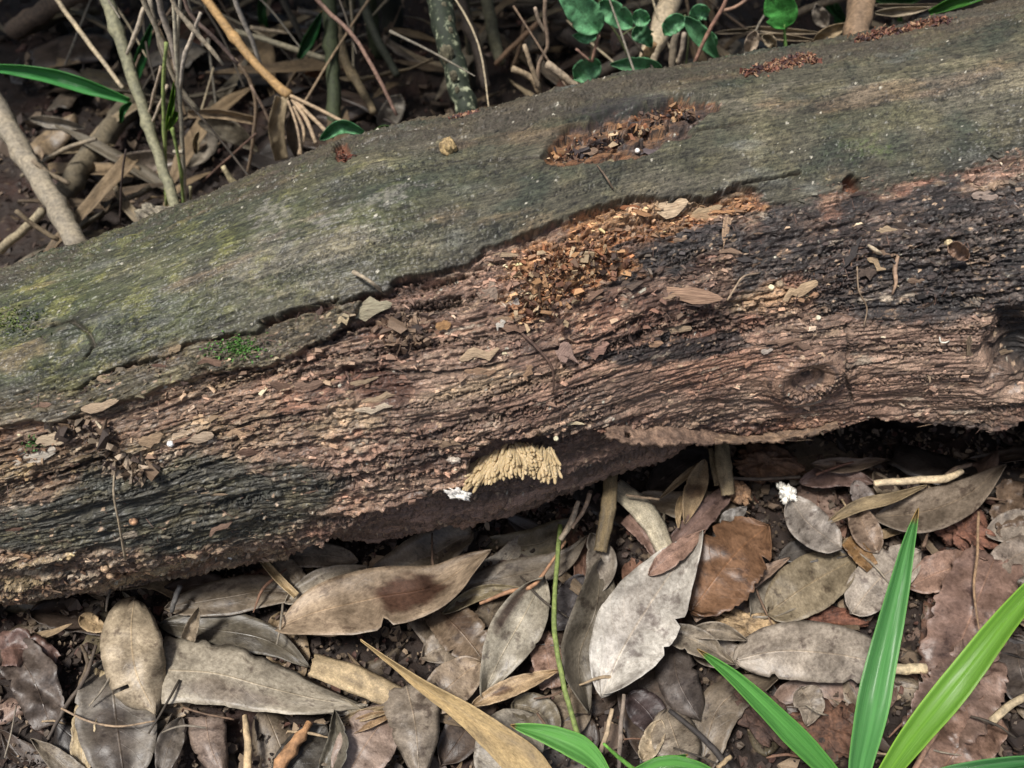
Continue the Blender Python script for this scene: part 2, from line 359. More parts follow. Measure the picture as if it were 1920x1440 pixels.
U = lerp(U, c3(.09, .15, .035), gb*.5*sst(-.2, .3, hf))
gp, _ = reg([(470, 405), (500, 382), (540, 380), (555, 395), (510, 420), (480, 425)], .008, 120, .0015, 92)
gp2, _ = reg([(570, 420), (600, 405), (640, 395), (650, 410), (600, 430)], .008, 120, .0015, 93)
gp3, _ = reg([(690, 370), (780, 335), (800, 345), (720, 385), (680, 390)], .008, 120, .0015, 94)
for gg in (gp, gp2, gp3): U = lerp(U, c3(.30, .28, .25), gg*.55*sst(-.35, .25, hf))
left_ = (1-sst(-.16, -.04, S))*.8
L = lerp(c3(.17, .105, .078), c3(.245, .165, .125), sst(-.3, .5, nB+.3*nA))
L = lerp(L, c3(.33, .165, .11), sst(.05, .5, fbm(gs*30, gt*90, 208, 3))*.55)
lr = hsh(l1.astype(int), (l2*0).astype(int), 3); lr2 = hsh(l2.astype(int), l1.astype(int), 6)
L = L*(.62+.75*lr)[..., None]*(.7+.6*lr2)[..., None]
L = L*(.70+.62*plid)[..., None]; L = lerp(L, c3(.38, .29, .20), (plid > .86)*(.25+.6*left_)); L = lerp(L, c3(.06, .042, .034), (plid < .13)*.7)
l0r = hsh(l0.astype(int), (l0*0).astype(int), 8); bigp = fbm(S*26, T*60, 215, 4)
L = L*(.72+.5*l0r)[..., None]
L = lerp(L, c3(.075, .048, .036), sst(.05, .4, bigp+.25*nB)*.72)
L = lerp(L, c3(.33, .25, .17), sst(.12, .45, -bigp+.35*nB)*.42)
L = lerp(L, c3(.13, .055, .038), sst(.2, .5, fbm(S*34, T*80, 216, 3))*.5)
L = lerp(L, c3(.42, .31, .20), sst(.55, .85, fbm(gs*70, gt*480, 209, 3)*1.6)*.8)
left = 1-sst(-.16, -.06, S)
L = lerp(L, L*c3(.85, .87, .72), left)
L = lerp(L, c3(.40, .33, .24), (splint*(lr2 > .5)*left*.6+splint*(lr2 > .7)*.35))
L = lerp(L, c3(.030, .020, .016), sst(.15, .55, -nB+.25*nC)*.62)
Sm = lerp(c3(.21, .14, .108), c3(.32, .225, .17), sst(-.35, .4, nB))*(1+.5*nC)[..., None]
Sm = lerp(Sm, c3(.35, .26, .17), sst(.3, .6, fbm(gs*20, gt*260, 210, 3))*.6)
Sm = lerp(Sm, c3(.05, .05, .055), sst(.25, .6, fbm(gs*14, gt*120, 211, 3))*.7)
L = lerp(L, Sm, np.clip(smo*.8+calm*.45, 0, .9))
Dk = lerp(c3(.022, .021, .023), c3(.12, .10, .088), sst(.0, .45, .7*nB+.8*nC+.2*nD))
Dk = lerp(Dk, c3(.27, .19, .13), sst(.5, .75, fbm(gs*60, gt*420, 212, 3)*1.5)*.7)
L = lerp(L, Dk, sst(.2, .8, np.maximum(np.maximum(dark, dark2*.9), dark3*.8)+.6*nA*(dark+dark2+dark3 > .03))*.92)
U = lerp(U, Dk, np.clip(sst(.0, 1., dark*.5), 0, 1))
Ol = lerp(c3(.040, .046, .038), c3(.10, .095, .055), sst(-.1, .5, nB+.2*nC))*(1+.5*nC)[..., None]
L = lerp(L, Ol, oliv*.9)
Or = lerp(c3(.24, .095, .035), c3(.50, .29, .14), oid); Or = lerp(Or, c3(.10, .045, .025), sst(.1, .5, nC+.3*nB))
L = lerp(L, Or, sst(.25, .75, orr+.5*hf*(orr > .02))*.75); L = lerp(L, c3(.44, .32, .19)*(.7+.5*nB[..., None]), tanz*(1-up_)*.6)
Mo = U*.95/c3(.88, .845, .80)+c3(.01, .008, 0); L = lerp(L, Mo, mos*.85)
for kz, pz in enumerate(([(800, 752), (850, 722), (940, 702), (1060, 706), (1000, 728), (900, 748)], [(560, 800), (640, 770), (740, 775), (700, 800), (600, 830)], [(1380, 575), (1450, 545), (1560, 545), (1520, 570), (1420, 590)])):
    tz, _ = reg(pz, .007, 60, .004, 300+kz); L = lerp(L, c3(.46, .35, .23)*(1+.8*nC+.4*nB)[..., None], tz*.7)
for kz, pz in enumerate(([(640, 700), (720, 690), (790, 735), (740, 770), (650, 765)], [(1090, 560), (1200, 530), (1300, 560), (1180, 600)], [(880, 780), (1000, 765), (1080, 780), (960, 800)])):
    tz, _ = reg(pz, .007, 60, .004, 310+kz); L = lerp(L, c3(.085, .045, .034)*(1+.8*nC+.4*nB)[..., None], tz*.7)
nS = fbm(gs*20, gt*850, 219, 4, .7); nT = fbm(gs*55, gt*1500, 220, 3, .7); L = L*np.clip(1.06+1.5*nS+.9*nT, .25, 2.3)[..., None]*(1-rec[..., None]*.0); L = L*(1-.62*fiss[..., None]); L = L*c3(.88, .845, .80); L = lerp(L, L*c3(1.14, .96, .88), sst(-.05, .12, S)*(1-sst(.12, .2, S))*sst(-.2, .3, fbm(S*14, T*30, 230, 3))); L = lerp(L, c3(.44, .36, .27)*(1+.7*nC)[..., None], sst(.34, .5, fbm(gs*32, gt*240, 231, 4))*.7)
sharp = lambda q_, k_=.45: sst(.36, .64, q_+k_*hf*(4*q_*(1-q_)+.02))
upc = sharp(up_, .6); Cc = lerp(L, U, upc)
Pk = lerp(c3(.11, .038, .018), c3(.30, .16, .075), pkid); Pk = lerp(Pk, c3(.035, .022, .016), sst(.14, .02, pk2-pk1)); Pk = lerp(Pk, c3(.05, .04, .04), sst(.0, .3, nE+.1)*.8)
Cc = lerp(Cc, Pk, sharp(pock, .8)*.95); Cc = lerp(Cc, c3(.04, .035, .035), pock2*.8*sst(-.35, .15, hf))
Cc = lerp(Cc, c3(.16, .06, .03), np.maximum(sharp(hol)*.85, sharp(hol2)*.9)); Cc = lerp(Cc, c3(.02, .016, .014), hend); Cc = lerp(Cc, c3(.09, .04, .025), hpit*.8)  # the hollow at the right end has its shadow put into the colour
Cc = lerp(Cc, c3(.055, .04, .03)*1., np.maximum(ckm, crack*.5)*.6)
Sl = lerp(c3(.13, .082, .06), c3(.34, .215, .155), sst(-.3, .5, dslab+.3*nB))*(1+.3*nC)[..., None]
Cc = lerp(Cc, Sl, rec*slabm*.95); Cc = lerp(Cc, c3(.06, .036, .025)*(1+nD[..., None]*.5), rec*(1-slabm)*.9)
Kc = lerp(c3(.30, .19, .13), c3(.05, .035, .03), sst(.1, .8, np.sin(kd*11)+.5*nD)*1.); Cc = lerp(Cc, Kc, np.exp(-(kd/1.9)**4)*.75)
# specks: pale grains and dark spots
clus = sst(-.1, .5, fbm(S*35, T*35, 214, 3))
s1, s2, sid = cell(S*300, T*300, 25); sp = (s1 < .05+.16*hsh(np.floor(sid*999), np.floor(sid*0), 4)) & (sid > .982-.10*clus)
Cc = np.where(sp[..., None], c3(.50, .47, .38), Cc); dr_sp = sp
s1, s2, sid = cell(S*700, T*800, 27); Cc = np.where(((s1 < .12+.3*hsh(np.floor(sid*997), np.floor(sid*0), 5)) & (sid > .93-.33*clus*sst(-.1,.4,nD)))[..., None], Cc*.3, Cc)
s1, s2, sid = cell(S*380+nD, T*620, 29); Cc = np.where(((s1 < .30) & (sid > .955-.08*clus) & (up_ < .5))[..., None], c3(.42, .30, .20), Cc)
Cc = np.clip(Cc, .006, .8)
Q = gridq(len(xo), len(th), wrap=True)
n0 = len(V)
uvw = np.stack([gs, gt, 0*gs], -1).reshape(-1, 3)
wet = np.clip(.35+.35*(1-up_)+.4*np.maximum(dark, oliv)*(1-up_)+.3*nE, 0, 1.2).ravel()
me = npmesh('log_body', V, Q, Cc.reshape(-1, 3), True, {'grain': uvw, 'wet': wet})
m = N('rotten_wood'); at = m.attr('tint'); gr = m.attr('grain'); we = m.attr('wet')
fib = m.noise(m.scale(gr.outputs['Vector'], 160, 2600, 1), 1, 4, .65); gri = m.noise(m.n('TexCoord').outputs['Object'], 1900, 4, .65)
k = m.math('ADD', m.math('MULTIPLY', fib, .8), m.math('MULTIPLY', gri, .8))
mul = m.mapr(k, .52, 1.08, .18, 1.95)
cm = m.n('CombineColor'); [m.l(mul, cm.inputs[i]) for i in range(3)]
m.l(m.mix(1.0, at.outputs['Color'], cm.outputs[0], 'MULTIPLY'), m.b.inputs['Base Color'])
m.l(m.math('SUBTRACT', m.mapr(gri, .3, .7, .62, .92), m.math('MULTIPLY', we.outputs['Fac'], .34)), m.b.inputs['Roughness'])
m.b.inputs['Coat Weight'].default_value = .24; m.b.inputs['Coat Roughness'].default_value = .32; m.bump(k, .8, .0010); WOOD = m.m
LOG = bpy.data.objects.new('fallen_log', None); col.objects.link(LOG)
tag(LOG, 'thick rotting fallen log, mossy grey-green above and crumbling brown below, lying across the litter', 'log')
o = link('log_body', me, WOOD, LOG)
# fine colour wood material for loose pieces
def surf(px, py):                         # displaced surface point and outward normal at a photo pixel
    s, t = onlog(px, py); i = int(np.argmin(np.abs(xo-s))); j = int(np.argmin(np.abs(th-t/.1)))
    n = np.array([0, -math.cos(th[j]), math.sin(th[j])]); return P[i, j].astype(float), n

# ------------------------------------------------------------------ materials of the loose things
def leaf_mat(name, veins=True, rough=.5, transl=.0, grass=False):
    m = N(name); oi = m.n('ObjectInfo'); uv = m.attr('luv'); st = m.attr('stain')
    sx = m.n('SeparateXYZ'); m.l(uv.outputs['Vector'], sx.inputs[0])
    u, v = sx.outputs[0], sx.outputs[1]
    off = m.n('VectorMath', operation='ADD'); m.l(uv.outputs['Vector'], off.inputs[0])
    cx = m.n('CombineXYZ'); m.l(m.math('MULTIPLY', oi.outputs['Random'], 37.), cx.inputs[2]); m.l(cx.outputs[0], off.inputs[1])
    vec = off.outputs[0]
    if grass:
        big = m.noise(m.scale(vec, .8, 2.5, 1), 1.5, 3, .5); fine = m.noise(m.scale(vec, .6, 24, 1), 1, 3, .6)
    else:
        big = m.noise(m.scale(vec, 4.5, .8, 1), 1.3, 4, .65); fine = m.noise(m.scale(vec, 30, 5, 1), 1.6, 5, .75)
    c = m.mix(1.0, oi.outputs['Color'], m.mix(m.mapr(big, .32, .68, 0, 1), (.52, .50, .48) if not grass else (.78, .80, .75), (1.38, 1.36, 1.32) if not grass else (1.2, 1.15, 1.1)), 'MULTIPLY')
    c = m.mix(1.0, c, m.mix(m.mapr(fine, .3, .7, 0, 1), (.52, .50, .48) if not grass else (.85, .85, .85), (1.3, 1.3, 1.3) if not grass else (1.12, 1.12, 1.12)), 'MULTIPLY')
    av = m.math('ABSOLUTE', v)
    if veins:
        mid = m.mapr(av, .0, .04, 1, 0)
        k = m.math('ADD', m.math('MULTIPLY', u, 9.), m.math('MULTIPLY', av, -2.2))
        fr = m.math('ABSOLUTE', m.math('SUBTRACT', m.math('FRACT', m.math('ADD', k, m.math('MULTIPLY', big, .8))), .5))
        side = m.mapr(fr, .0, .035, 1, 0)
        vv = m.math('MAXIMUM', mid, m.math('MULTIPLY', side, .38))
        c = m.mix(m.math('MULTIPLY', vv, .75), c, m.mix(1.0, c, (1.5, 1.4, 1.25), 'MULTIPLY'))
        spot = m.noise(m.scale(vec, 9, 1.6, 1), 1., 4, .65)
        c = m.mix(m.mapr(spot, .56, .66, 0, .75), c, m.mix(1.0, c, (.28, .24, .24), 'MULTIPLY'))
        sp2 = m.noise(m.scale(vec, 60, 10, 1), 1.5, 3, .6)
        c = m.mix(m.mapr(sp2, .70, .76, 0, .6), c, (.42, .36, .26))
        c = m.mix(m.mapr(sp2, .32, .25, 0, .6), c, (.03, .022, .018))
        hgt = m.math('ADD', m.math('MULTIPLY', vv, -.8), m.math('MULTIPLY', fine, .6))
    else:
        ln = m.n('TexWave', bands_direction='Y'); m.l(m.scale(vec, 1, 7 if grass else 5, 1), ln.inputs['Vector']); ln.inputs['Scale'].default_value = 1.; ln.inputs['Distortion'].default_value = .4
        c = m.mix(m.math('MULTIPLY', ln.outputs['Fac'], .12 if grass else .22), c, m.mix(1.0, c, (.6, .62, .6), 'MULTIPLY'))
        if grass:
          dn = m.noise(m.scale(vec, 40, 8, 1), 1.5, 4, .7)
          c = m.mix(m.mapr(m.math('ADD', u, m.math('MULTIPLY', dn, .04)), .965, .99, 0, 1), c, (.30, .22, .10)); c = m.mix(m.mapr(dn, .63, .70, 0, .55), c, (.20, .20, .10)); c = m.mix(m.mapr(dn, .36, .30, 0, .35), c, (.03, .10, .03))
          c = m.mix(m.mapr(av, .88, 1., 0, .5), c, m.mix(1.0, c, (1.5, 1.25, .9), 'MULTIPLY'))
        if grass: c = m.mix(m.mapr(av, .0, .05, .5, 0), c, m.mix(1.0, c, (1.5, 1.25, 1.5), 'MULTIPLY'))
        else:
            sp2 = m.noise(m.scale(vec, 14, 6, 1), 2, 3, .6); c = m.mix(m.mapr(sp2, .64, .72, 0, .6), c, m.mix(1.0, c, (.3, .25, .2), 'MULTIPLY'))
        hgt = m.math('ADD', m.math('MULTIPLY', ln.outputs['Fac'], .8), m.math('MULTIPLY', fine, .3))
    if veins: m.b.inputs['Coat Weight'].default_value = .08; m.b.inputs['Coat Roughness'].default_value = .38
    c = m.mix(st.outputs['Fac'], c, m.mix(1.0, c, (.22, .15, .14), 'MULTIPLY'))
    m.l(c, m.b.inputs['Base Color'])
    m.l(m.mapr(big, .3, .7, rough-.12, rough+.15), m.b.inputs['Roughness'])
    m.bump(hgt, .45, .0006)
    if transl:
        tr = m.n('BsdfTranslucent'); m.l(c, tr.inputs[0]); mx = m.n('MixShader'); mx.inputs[0].default_value = transl
        m.l(m.b.outputs[0], mx.inputs[1]); m.l(tr.outputs[0], mx.inputs[2]); m.l(mx.outputs[0], m.out.inputs['Surface'])
    return m.m
M_DEAD = leaf_mat('dead_leaf_material', True, .43); M_STRAW = leaf_mat('straw_material', False, .55, .12)
M_GRASS = leaf_mat('green_blade_material', False, .30, .3, True); M_GREEN = leaf_mat('green_leaf_material', True, .42, .25)
def stick_mat(name, a, b, sc=400, rough=.75):
    m = N(name); tc = m.n('TexCoord'); oi = m.n('ObjectInfo')
    n1 = m.noise(tc.outputs['Object'], sc, 4, .65); n2 = m.noise(tc.outputs['Object'], sc*(.22 if name != 'lichen_bark' else 1.), 4, .62)
    c = m.mix(m.mapr(n2, *((.38, .62) if name != 'lichen_bark' else (.54, .66)), 0, 1), a, b); c = m.mix(1.0, c, m.mix(m.mapr(n1, .3, .7, 0, 1), (.5, .5, .5), (1.4, 1.4, 1.4)), 'MULTIPLY')
    m.l(m.mix(1.0, c, oi.outputs['Color'], 'MULTIPLY'), m.b.inputs['Base Color']); m.b.inputs['Roughness'].default_value = rough; m.bump(n1, .6, .0008); return m.m
M_TWIG = stick_mat('twig_bark', (.85, .85, .85), (1.15, 1.12, 1.05)); M_MOSSY = stick_mat('lichen_bark', (.016, .024, .012), (.30, .32, .21), 170)
M_CHIP = stick_mat('splintered_wood', (.55, .52, .5), (1.35, 1.3, 1.2), 900)
COLS = dict(silver=(.43, .41, .36), grey=(.27, .24, .195), greybrown=(.205, .17, .13), brown=(.17, .105, .066), red=(.21, .115, .085), pink=(.26, .20, .165), dark=(.070, .058, .048),
            darkred=(.095, .052, .042), tan=(.43, .32, .19), straw=(.56, .43, .25), olive=(.185, .155, .095), cream=(.55, .48, .36), rust=(.26, .12, .048), char=(.035, .030, .028),
            green=(.075, .26, .050), lime=(.13, .33, .05), deep=(.030, .135, .050), teal=(.040, .165, .080), white=(.75, .75, .72), twig=(.30, .22, .15), orange=(.42, .24, .10), redtwig=(.21, .11, .075), dtwig=(.085, .065, .05), wood=(.26, .17, .12))

# ------------------------------------------------------------------ leaves, blades, twigs
def wprof(shape, t):
    s = np.sin(np.pi*np.clip(t, 0, 1))
    if shape == 'lance': return np.sin(np.pi*t**.85)**.85*(1-.12*t)+.02
    if shape == 'oval': return np.sqrt(np.clip(1-(2*t-1)**2, 0, 1))*(1-.1*t)*sst(1.02, .86, t)**.4+.012
    if shape == 'cut0': return np.clip(1-t**2.4, 0, 1)*.98+.02
    if shape == 'cut1': return np.clip(1-(1-t)**2.4, 0, 1)*.98+.02
    if shape == 'strap': return 0*t+1-.18*np.abs(2*t-1)
    if shape == 'blade': return np.clip(sst(-.25, .45, t)*(1-t**2.2)**.8, 0, 1)+.01
    if shape == 'torn': return (.7+.3*s)
    if shape == 'needle': return np.clip((1-t)/.9, 0, 1)**1.3*sst(-.3, .2, t)+.02
    if shape == 'ovate': return np.clip(np.sin(np.pi*t**.62), 0, 1)**.8+.015
    return s
def spline(pts, n):
    P_ = np.asarray(pts, float); 
    if len(P_) == 2: return P_[0]+(P_[1]-P_[0])*np.linspace(0, 1, n)[:, None]
    d = np.r_[0, np.cumsum(np.linalg.norm(np.diff(P_[:, :2], axis=0), axis=1))]; d /= d[-1]
    G = np.gradient(P_, d, axis=0); t = np.linspace(0, 1, n); i = np.clip(np.searchsorted(d, t)-1, 0, len(d)-2); h = (d[i+1]-d[i])[:, None]; f = ((t-d[i])/(d[i+1]-d[i]))[:, None]
    return (2*f**3-3*f**2+1)*P_[i]+(f**3-2*f**2+f)*h*G[i]+(-2*f**3+3*f**2)*P_[i+1]+(f**3-f**2)*h*G[i+1]
LSEED = [0]
def sheet(top, luv, stain=None, thick=.00028, hole=None):
    nu, nv = top.shape[:2]
    du = np.gradient(top, axis=0); dv = np.gradient(top, axis=1); nr = np.cross(du, dv); nr /= np.linalg.norm(nr, axis=-1, keepdims=True)+1e-12
    if nr[..., 2].mean() < 0: nr = -nr
    bot = top-nr*thick; V = np.concatenate([top.reshape(-1, 3), bot.reshape(-1, 3)]); n = nu*nv
    q = gridq(nu, nv); ii, jj = np.meshgrid(np.arange(nu-1), np.arange(nv-1), indexing='ij')
    keep = np.ones((nu-1, nv-1), bool)
    if hole is not None: keep &= ~hole[:-1, :-1]
    q = q[keep.ravel()]; Qs = [q, q[:, ::-1]+n]
    K = np.zeros((nu+1, nv+1), bool); K[1:-1, 1:-1] = keep[:, :] if 0 else K[1:-1, 1:-1]
    kp = np.zeros((nu+1, nv+1), bool); kp[1:nu, 1:nv] = keep
    e = []
    for i in range(nu):
        for j in range(nv-1):
            a, b = kp[i, j+1], kp[i+1, j+1]
            if a != b:
                x, y = i*nv+j, i*nv+j+1
                e.append((x, y, y+n, x+n) if b else (y, x, x+n, y+n))
    for i in range(nu-1):
        for j in range(nv):
            a, b = kp[i+1, j], kp[i+1, j+1]
            if a != b:
                x, y = i*nv+j, (i+1)*nv+j
                e.append((y, x, x+n, y+n) if b else (x, y, y+n, x+n))
    if e: Qs.append(np.array(e))
    L3 = np.concatenate([luv.reshape(-1, 3)]*2); ex = {'luv': L3}
    if stain is not None: ex['stain'] = np.concatenate([stain.ravel()]*2)
    return V, np.concatenate(Qs), ex
def outline(pts, width, shape, nu, nv, ragged, teeth, seed):
    sp_ = spline(pts, nu); tg = np.gradient(sp_[:, :2], axis=0); tg /= np.linalg.norm(tg, axis=1, keepdims=True)+1e-9
    nm = np.stack([-tg[:, 1], tg[:, 0]], 1); t = np.linspace(0, 1, nu)
    w = wprof(shape, t)*width/2; v = np.linspace(-1, 1, nv)
    r_ = np.random.default_rng(seed)
    r9 = np.random.default_rng(seed+5000); nt = np.zeros((2, nu))
    if shape in ('lance', 'oval', 'torn', 'ovate', 'cut0') and nu >= 24 and width > 30:
        for k_ in range(2):
            for _ in range(r9.integers(0, 3)): nt[k_] += r9.uniform(.08, .30)*sst(r9.uniform(.02, .05), .0, np.abs(t-r9.uniform(.1, .95)))
    eL = 1+.07*fbm(t*4, t*0+seed*.7, 3, 3); eR = 1+.07*fbm(t*4, t*0+seed*.9+5, 4, 3)
    eL = eL-nt[0]; eR = eR-nt[1]
    if ragged: eL += ragged*fbm(t*16, t*0+seed*.3, 5, 3); eR += ragged*fbm(t*16, t*0+seed*.5+9, 6, 3)
    if teeth:
        saw = (t*teeth) % 1.; eL -= .10*saw; eR -= .10*saw
    W = w[:, None]*np.where(v[None] < 0, eL[:, None], eR[:, None])*v[None]
    px = sp_[:, 0:1]+nm[:, 0:1]*W; py = sp_[:, 1:2]+nm[:, 1:2]*W
    if shape in ('torn', 'strap', 'cut0', 'cut1') or ragged:
        jit = (.10 if ragged else .04)*width*fbm(v*3+seed, v*0+seed, 8, 3)+ (.25*width*ragged*fbm(v*9+seed, v*0, 9, 2))
        f0 = sst(.25, 0, t)[:, None]; f1_ = sst(.75, 1, t)[:, None]
        px = px+tg[:, 0:1]*jit[None]*(f0+f1_); py = py+tg[:, 1:2]*jit[None]*(f0+f1_)
    return px, py, t, v, sp_
def leaf(label, pts, width, z, color, shape='lance', curl=1.5, arch=2, tilt=0, wav=1., mat=None, ragged=.03, teeth=0, name='dead_leaf', cat='leaf', stainf=None, hole=None, ydep=None, group=None, parent=None, nu=36, nv=11, roll=None, var=.06):
    """z, curl, arch, tilt in millimetres; z is a number or one per spine point"""
    LSEED[0] += 1; sd_ = LSEED[0]
    P_ = [tuple(p)+((z[k] if hasattr(z, '__len__') else z),) for k, p in enumerate(pts)]
    px, py, t, v, sp_ = outline(P_, width, shape, nu, nv, ragged, teeth, sd_)
    zz = sp_[:, 2:3]+arch*np.sin(np.pi*t)[:, None]+curl*(v**2)[None]+tilt*v[None]+wav*fbm(t[:, None]*3+sd_, v[None]*.9+0*t[:, None], sd_, 3)*2.3+wav*.7*np.abs(v[None])**2*np.sin(t[:, None]*19+sd_)*.5-.35*np.exp(-(v[None]/.08)**2)
    if roll: zz = zz+roll*np.maximum(0, np.abs(v)[None]-.55)**2*8
    if ydep is None: top = onz(px, py, zz*.001)
    else: top = ony(px, py, ydep-zz*.001)
    luv = np.stack([np.repeat(t[:, None], nv, 1), np.repeat(v[None], nu, 0), 0*px], -1)
    T2, V2 = np.meshgrid(t, v, indexing='ij')
    V, Q, ex = sheet(top, luv, stainf(T2, V2).astype(np.float32) if stainf else None, hole=hole(T2, V2) if hole else None)
    o_ = top.reshape(-1, 3).mean(0) if parent is None else np.zeros(3)
    me = npmesh(name, V-o_, Q, None, True, ex)
    o = link(name, me, mat or M_DEAD, parent, Vector(o_) if parent is None else None)
    c = np.array(COLS[color] if isinstance(color, str) else color)*(1+var*(rnd.random()*2-1)); o.color = (*c, 1)
    if parent is None: tag(o, label, cat, group)
    return o
def tube_mesh(name, pts, rad, seg=8, rough=.0, seed=0, cap=True):
    pts = np.asarray(pts, float); n = len(pts); rad = np.broadcast_to(np.asarray(rad, float), (n,))
    tg = np.gradient(pts, axis=0); tg /= np.linalg.norm(tg, axis=1, keepdims=True)+1e-12
    ref = np.array([0, 0, 1.]) if abs(tg[:, 2]).mean() < .8 else np.array([1., 0, 0])
    a = np.cross(tg, ref); a /= np.linalg.norm(a, axis=1, keepdims=True)+1e-12; b = np.cross(tg, a)
    ph = np.arange(seg)*2*np.pi/seg; rr = rad[:, None]*(1+rough*fbm(np.arange(n)[:, None]*.9+seed, ph[None]*1.5, seed, 3))
    V = pts[:, None]+rr[..., None]*(np.cos(ph)[None, :, None]*a[:, None]+np.sin(ph)[None, :, None]*b[:, None])
    V = np.concatenate([V.reshape(-1, 3), pts[:1]-tg[:1]*rad[0]*.3, pts[-1:]+tg[-1:]*rad[-1]*.3]); Q = gridq(n, seg, wrap=True)
    c0 = n*seg; j = np.arange(seg); j2 = (j+1) % seg
    Q = np.concatenate([Q, np.stack([j, j2, j2*0+c0, j2*0+c0], 1), np.stack([(n-1)*seg+j2, (n-1)*seg+j, j*0+c0+1, j*0+c0+1], 1)])
    me = bpy.data.meshes.new(name); F_ = [tuple(q) if q[2] != q[3] else tuple(q[:3]) for q in Q.tolist()]
    me.from_pydata(V.tolist(), [], F_); me.shade_smooth(); return me
def twig(label, pts, wpx, dep, color, mode='z', name='dead_twig', cat='twig', mat=None, group=None, parent=None, rough=.25, nodes=0, n=None, seg=8):
    """pts photo pixels; dep: height in mm (mode z) or distance in m (mode y), one or per point; wpx: pixel widths"""
    LSEED[0] += 1
    P_ = np.array([tuple(p)+((dep[k] if hasattr(dep, '__len__') else dep), (wpx[k] if hasattr(wpx, '__len__') else wpx)) for k, p in enumerate(pts)], float)
    n = n or max(8, int(np.linalg.norm(np.diff(P_[:, :2], axis=0), axis=1).sum()/14)); sp_ = spline(P_, n)
    W = onz(sp_[:, 0], sp_[:, 1], sp_[:, 2]*.001) if mode == 'z' else ony(sp_[:, 0], sp_[:, 1], sp_[:, 2])
    dpt = (W-CAMP)@FW; r_ = sp_[:, 3]/2*dpt/FPX
    if nodes: r_ = r_*(1+.35*(np.abs(((np.arange(n)/n*nodes) % 1)-.5) > .44))
    W = W+(r_*.35)[:, None]*np.stack([fbm(np.arange(n)*.45, np.arange(n)*0+LSEED[0]*3.3+k, 3, 2) for k in range(3)], 1)
    o_ = W.mean(0) if parent is None else np.zeros(3)
    me = tube_mesh(name, W-o_, r_, seg, rough, LSEED[0]); o = link(name, me, mat or M_TWIG, parent, Vector(o_) if parent is None else None)
    c = np.array(COLS[color] if isinstance(color, str) else color)*(1+.08*(rnd.random()*2-1)); o.color = (*c, 1)
    if parent is None: tag(o, label, cat, group)
    return o

# ---- leaves and blades in front of the log (spine in photo pixels, width in pixels, height in mm)
def blot(ct, cv, rt, rv, k=1., sd=1):
    return lambda t, v: k*sst(1.15, .75, np.hypot((t-ct)/rt, (v-cv)/rv)+.55*fbm(t*6+sd, v*2.2, sd, 3))
LF = leaf
LF('upright oval grey-tan leaf with a torn notch, its stalk touching the log base at left', [(252, 1122), (246, 1180), (255, 1260), (292, 1338)], 124, [20, 24, 22, 17], (.36, .30, .215), 'oval', -5, 3, 0, 1.2, ragged=.05, hole=lambda t, v: (t > .66) & (t < .69) & (v > .25))
LF('long silver-topped leaf tapering to a pale point, lying right of the oval grey-tan leaf', [(303, 1256), (400, 1262), (500, 1288), (600, 1312), (682, 1324)], 122, [15, 16, 15, 14, 12], (.36, .325, .26), 'cut0', -2.5, 3, 3, 1.6, ragged=.08, stainf=blot(.35, .5, .3, .35, .55, 3))
LF('dark grey leaf with a tan blotch below the upright oval leaf at the lower left', [(205, 1235), (215, 1330), (235, 1470)], 158, [12, 13, 10], (.145, .13, .11), 'oval', 2, 2, 2, 1.5, stainf=blot(.7, .2, .4, .6, .6, 8))
LF('pale tan torn edge strip beside the dark blotched leaf', [(188, 1255), (160, 1340), (150, 1460)], 44, [14, 13, 10], (.42, .34, .21), 'torn', 1, 1, 0, .5, ragged=.25)
LF('small cream leaf scrap in the dark gap under the log at left', [(150, 1155), (180, 1172), (205, 1180)], 34, 14, 'tan', 'ovate', 1, 1, 2, .5, ragged=.1)
LF('big smooth brown leaf with a dark wet stain at its middle and an upturned tip', [(520, 1178), (566, 1157), (700, 1122), (830, 1092), (872, 1062), (918, 1034)], 120, [12, 18, 21, 20, 21, 24], (.29, .225, .16), 'lance', 3, 2, 3, .8, stainf=blot(.60, .0, .17, .75, 1., 5), nu=48, nv=15)
LF('bluish-grey leaf curling up behind the big stained leaf', [(535, 1130), (600, 1092), (690, 1062)], 50, [9, 11, 10], 'grey', 'lance', 4, 3, 2)
LF('grey-brown leaf tucked under the log above the pale straw piece', [(515, 1048), (545, 1075), (572, 1105)], 46, 11, 'greybrown', 'oval', 1, 1, 0)
LF('wide brown leaf half hidden below the log left of the ledge', [(530, 1046), (600, 1040), (672, 1052)], 50, 10, 'greybrown', 'oval', 1, 1, 0)
LF('long dull brown leaf along the foot of the log behind the oval leaf', [(310, 1140), (420, 1120), (530, 1108), (600, 1130)], 72, 9, (.17, .14, .105), 'lance', 1, 1.5, 0)
LF('dark olive leaf lying below the long dull leaf', [(300, 1170), (400, 1180), (500, 1200), (580, 1250)], 78, 7, (.10, .088, .066), 'lance', 1, 1, 0)
LF('short pale straw chip poking out under the log', [(492, 1050), (520, 1082), (556, 1117)], [15][0], [14, 16, 15], 'straw', 'strap', 2, 1, 0, .3, M_STRAW, name='straw_piece', cat='straw')
LF('long grey leaf running from the big leaf tip to the green stem', [(850, 1102), (960, 1080), (1070, 1040), (1100, 1005)], 64, [10, 12, 12, 14], (.17, .145, .115), 'lance', 1, 1, 0)
LF('narrow brown leaf with rolled edge beneath the orange twig', [(830, 1150), (900, 1112), (990, 1105)], 28, [10, 12, 11], 'olive', 'lance', 3, 1, 0)
LF('folded grey leaf with a dark crease left of the green stem', [(1020, 1082), (985, 1150), (940, 1230), (905, 1304)], 98, [18, 17, 15, 12], (.30, .275, .22), 'lance', 4, 2, 4, 1.5, stainf=blot(.25, .65, .3, .22, .9, 2), nu=44)
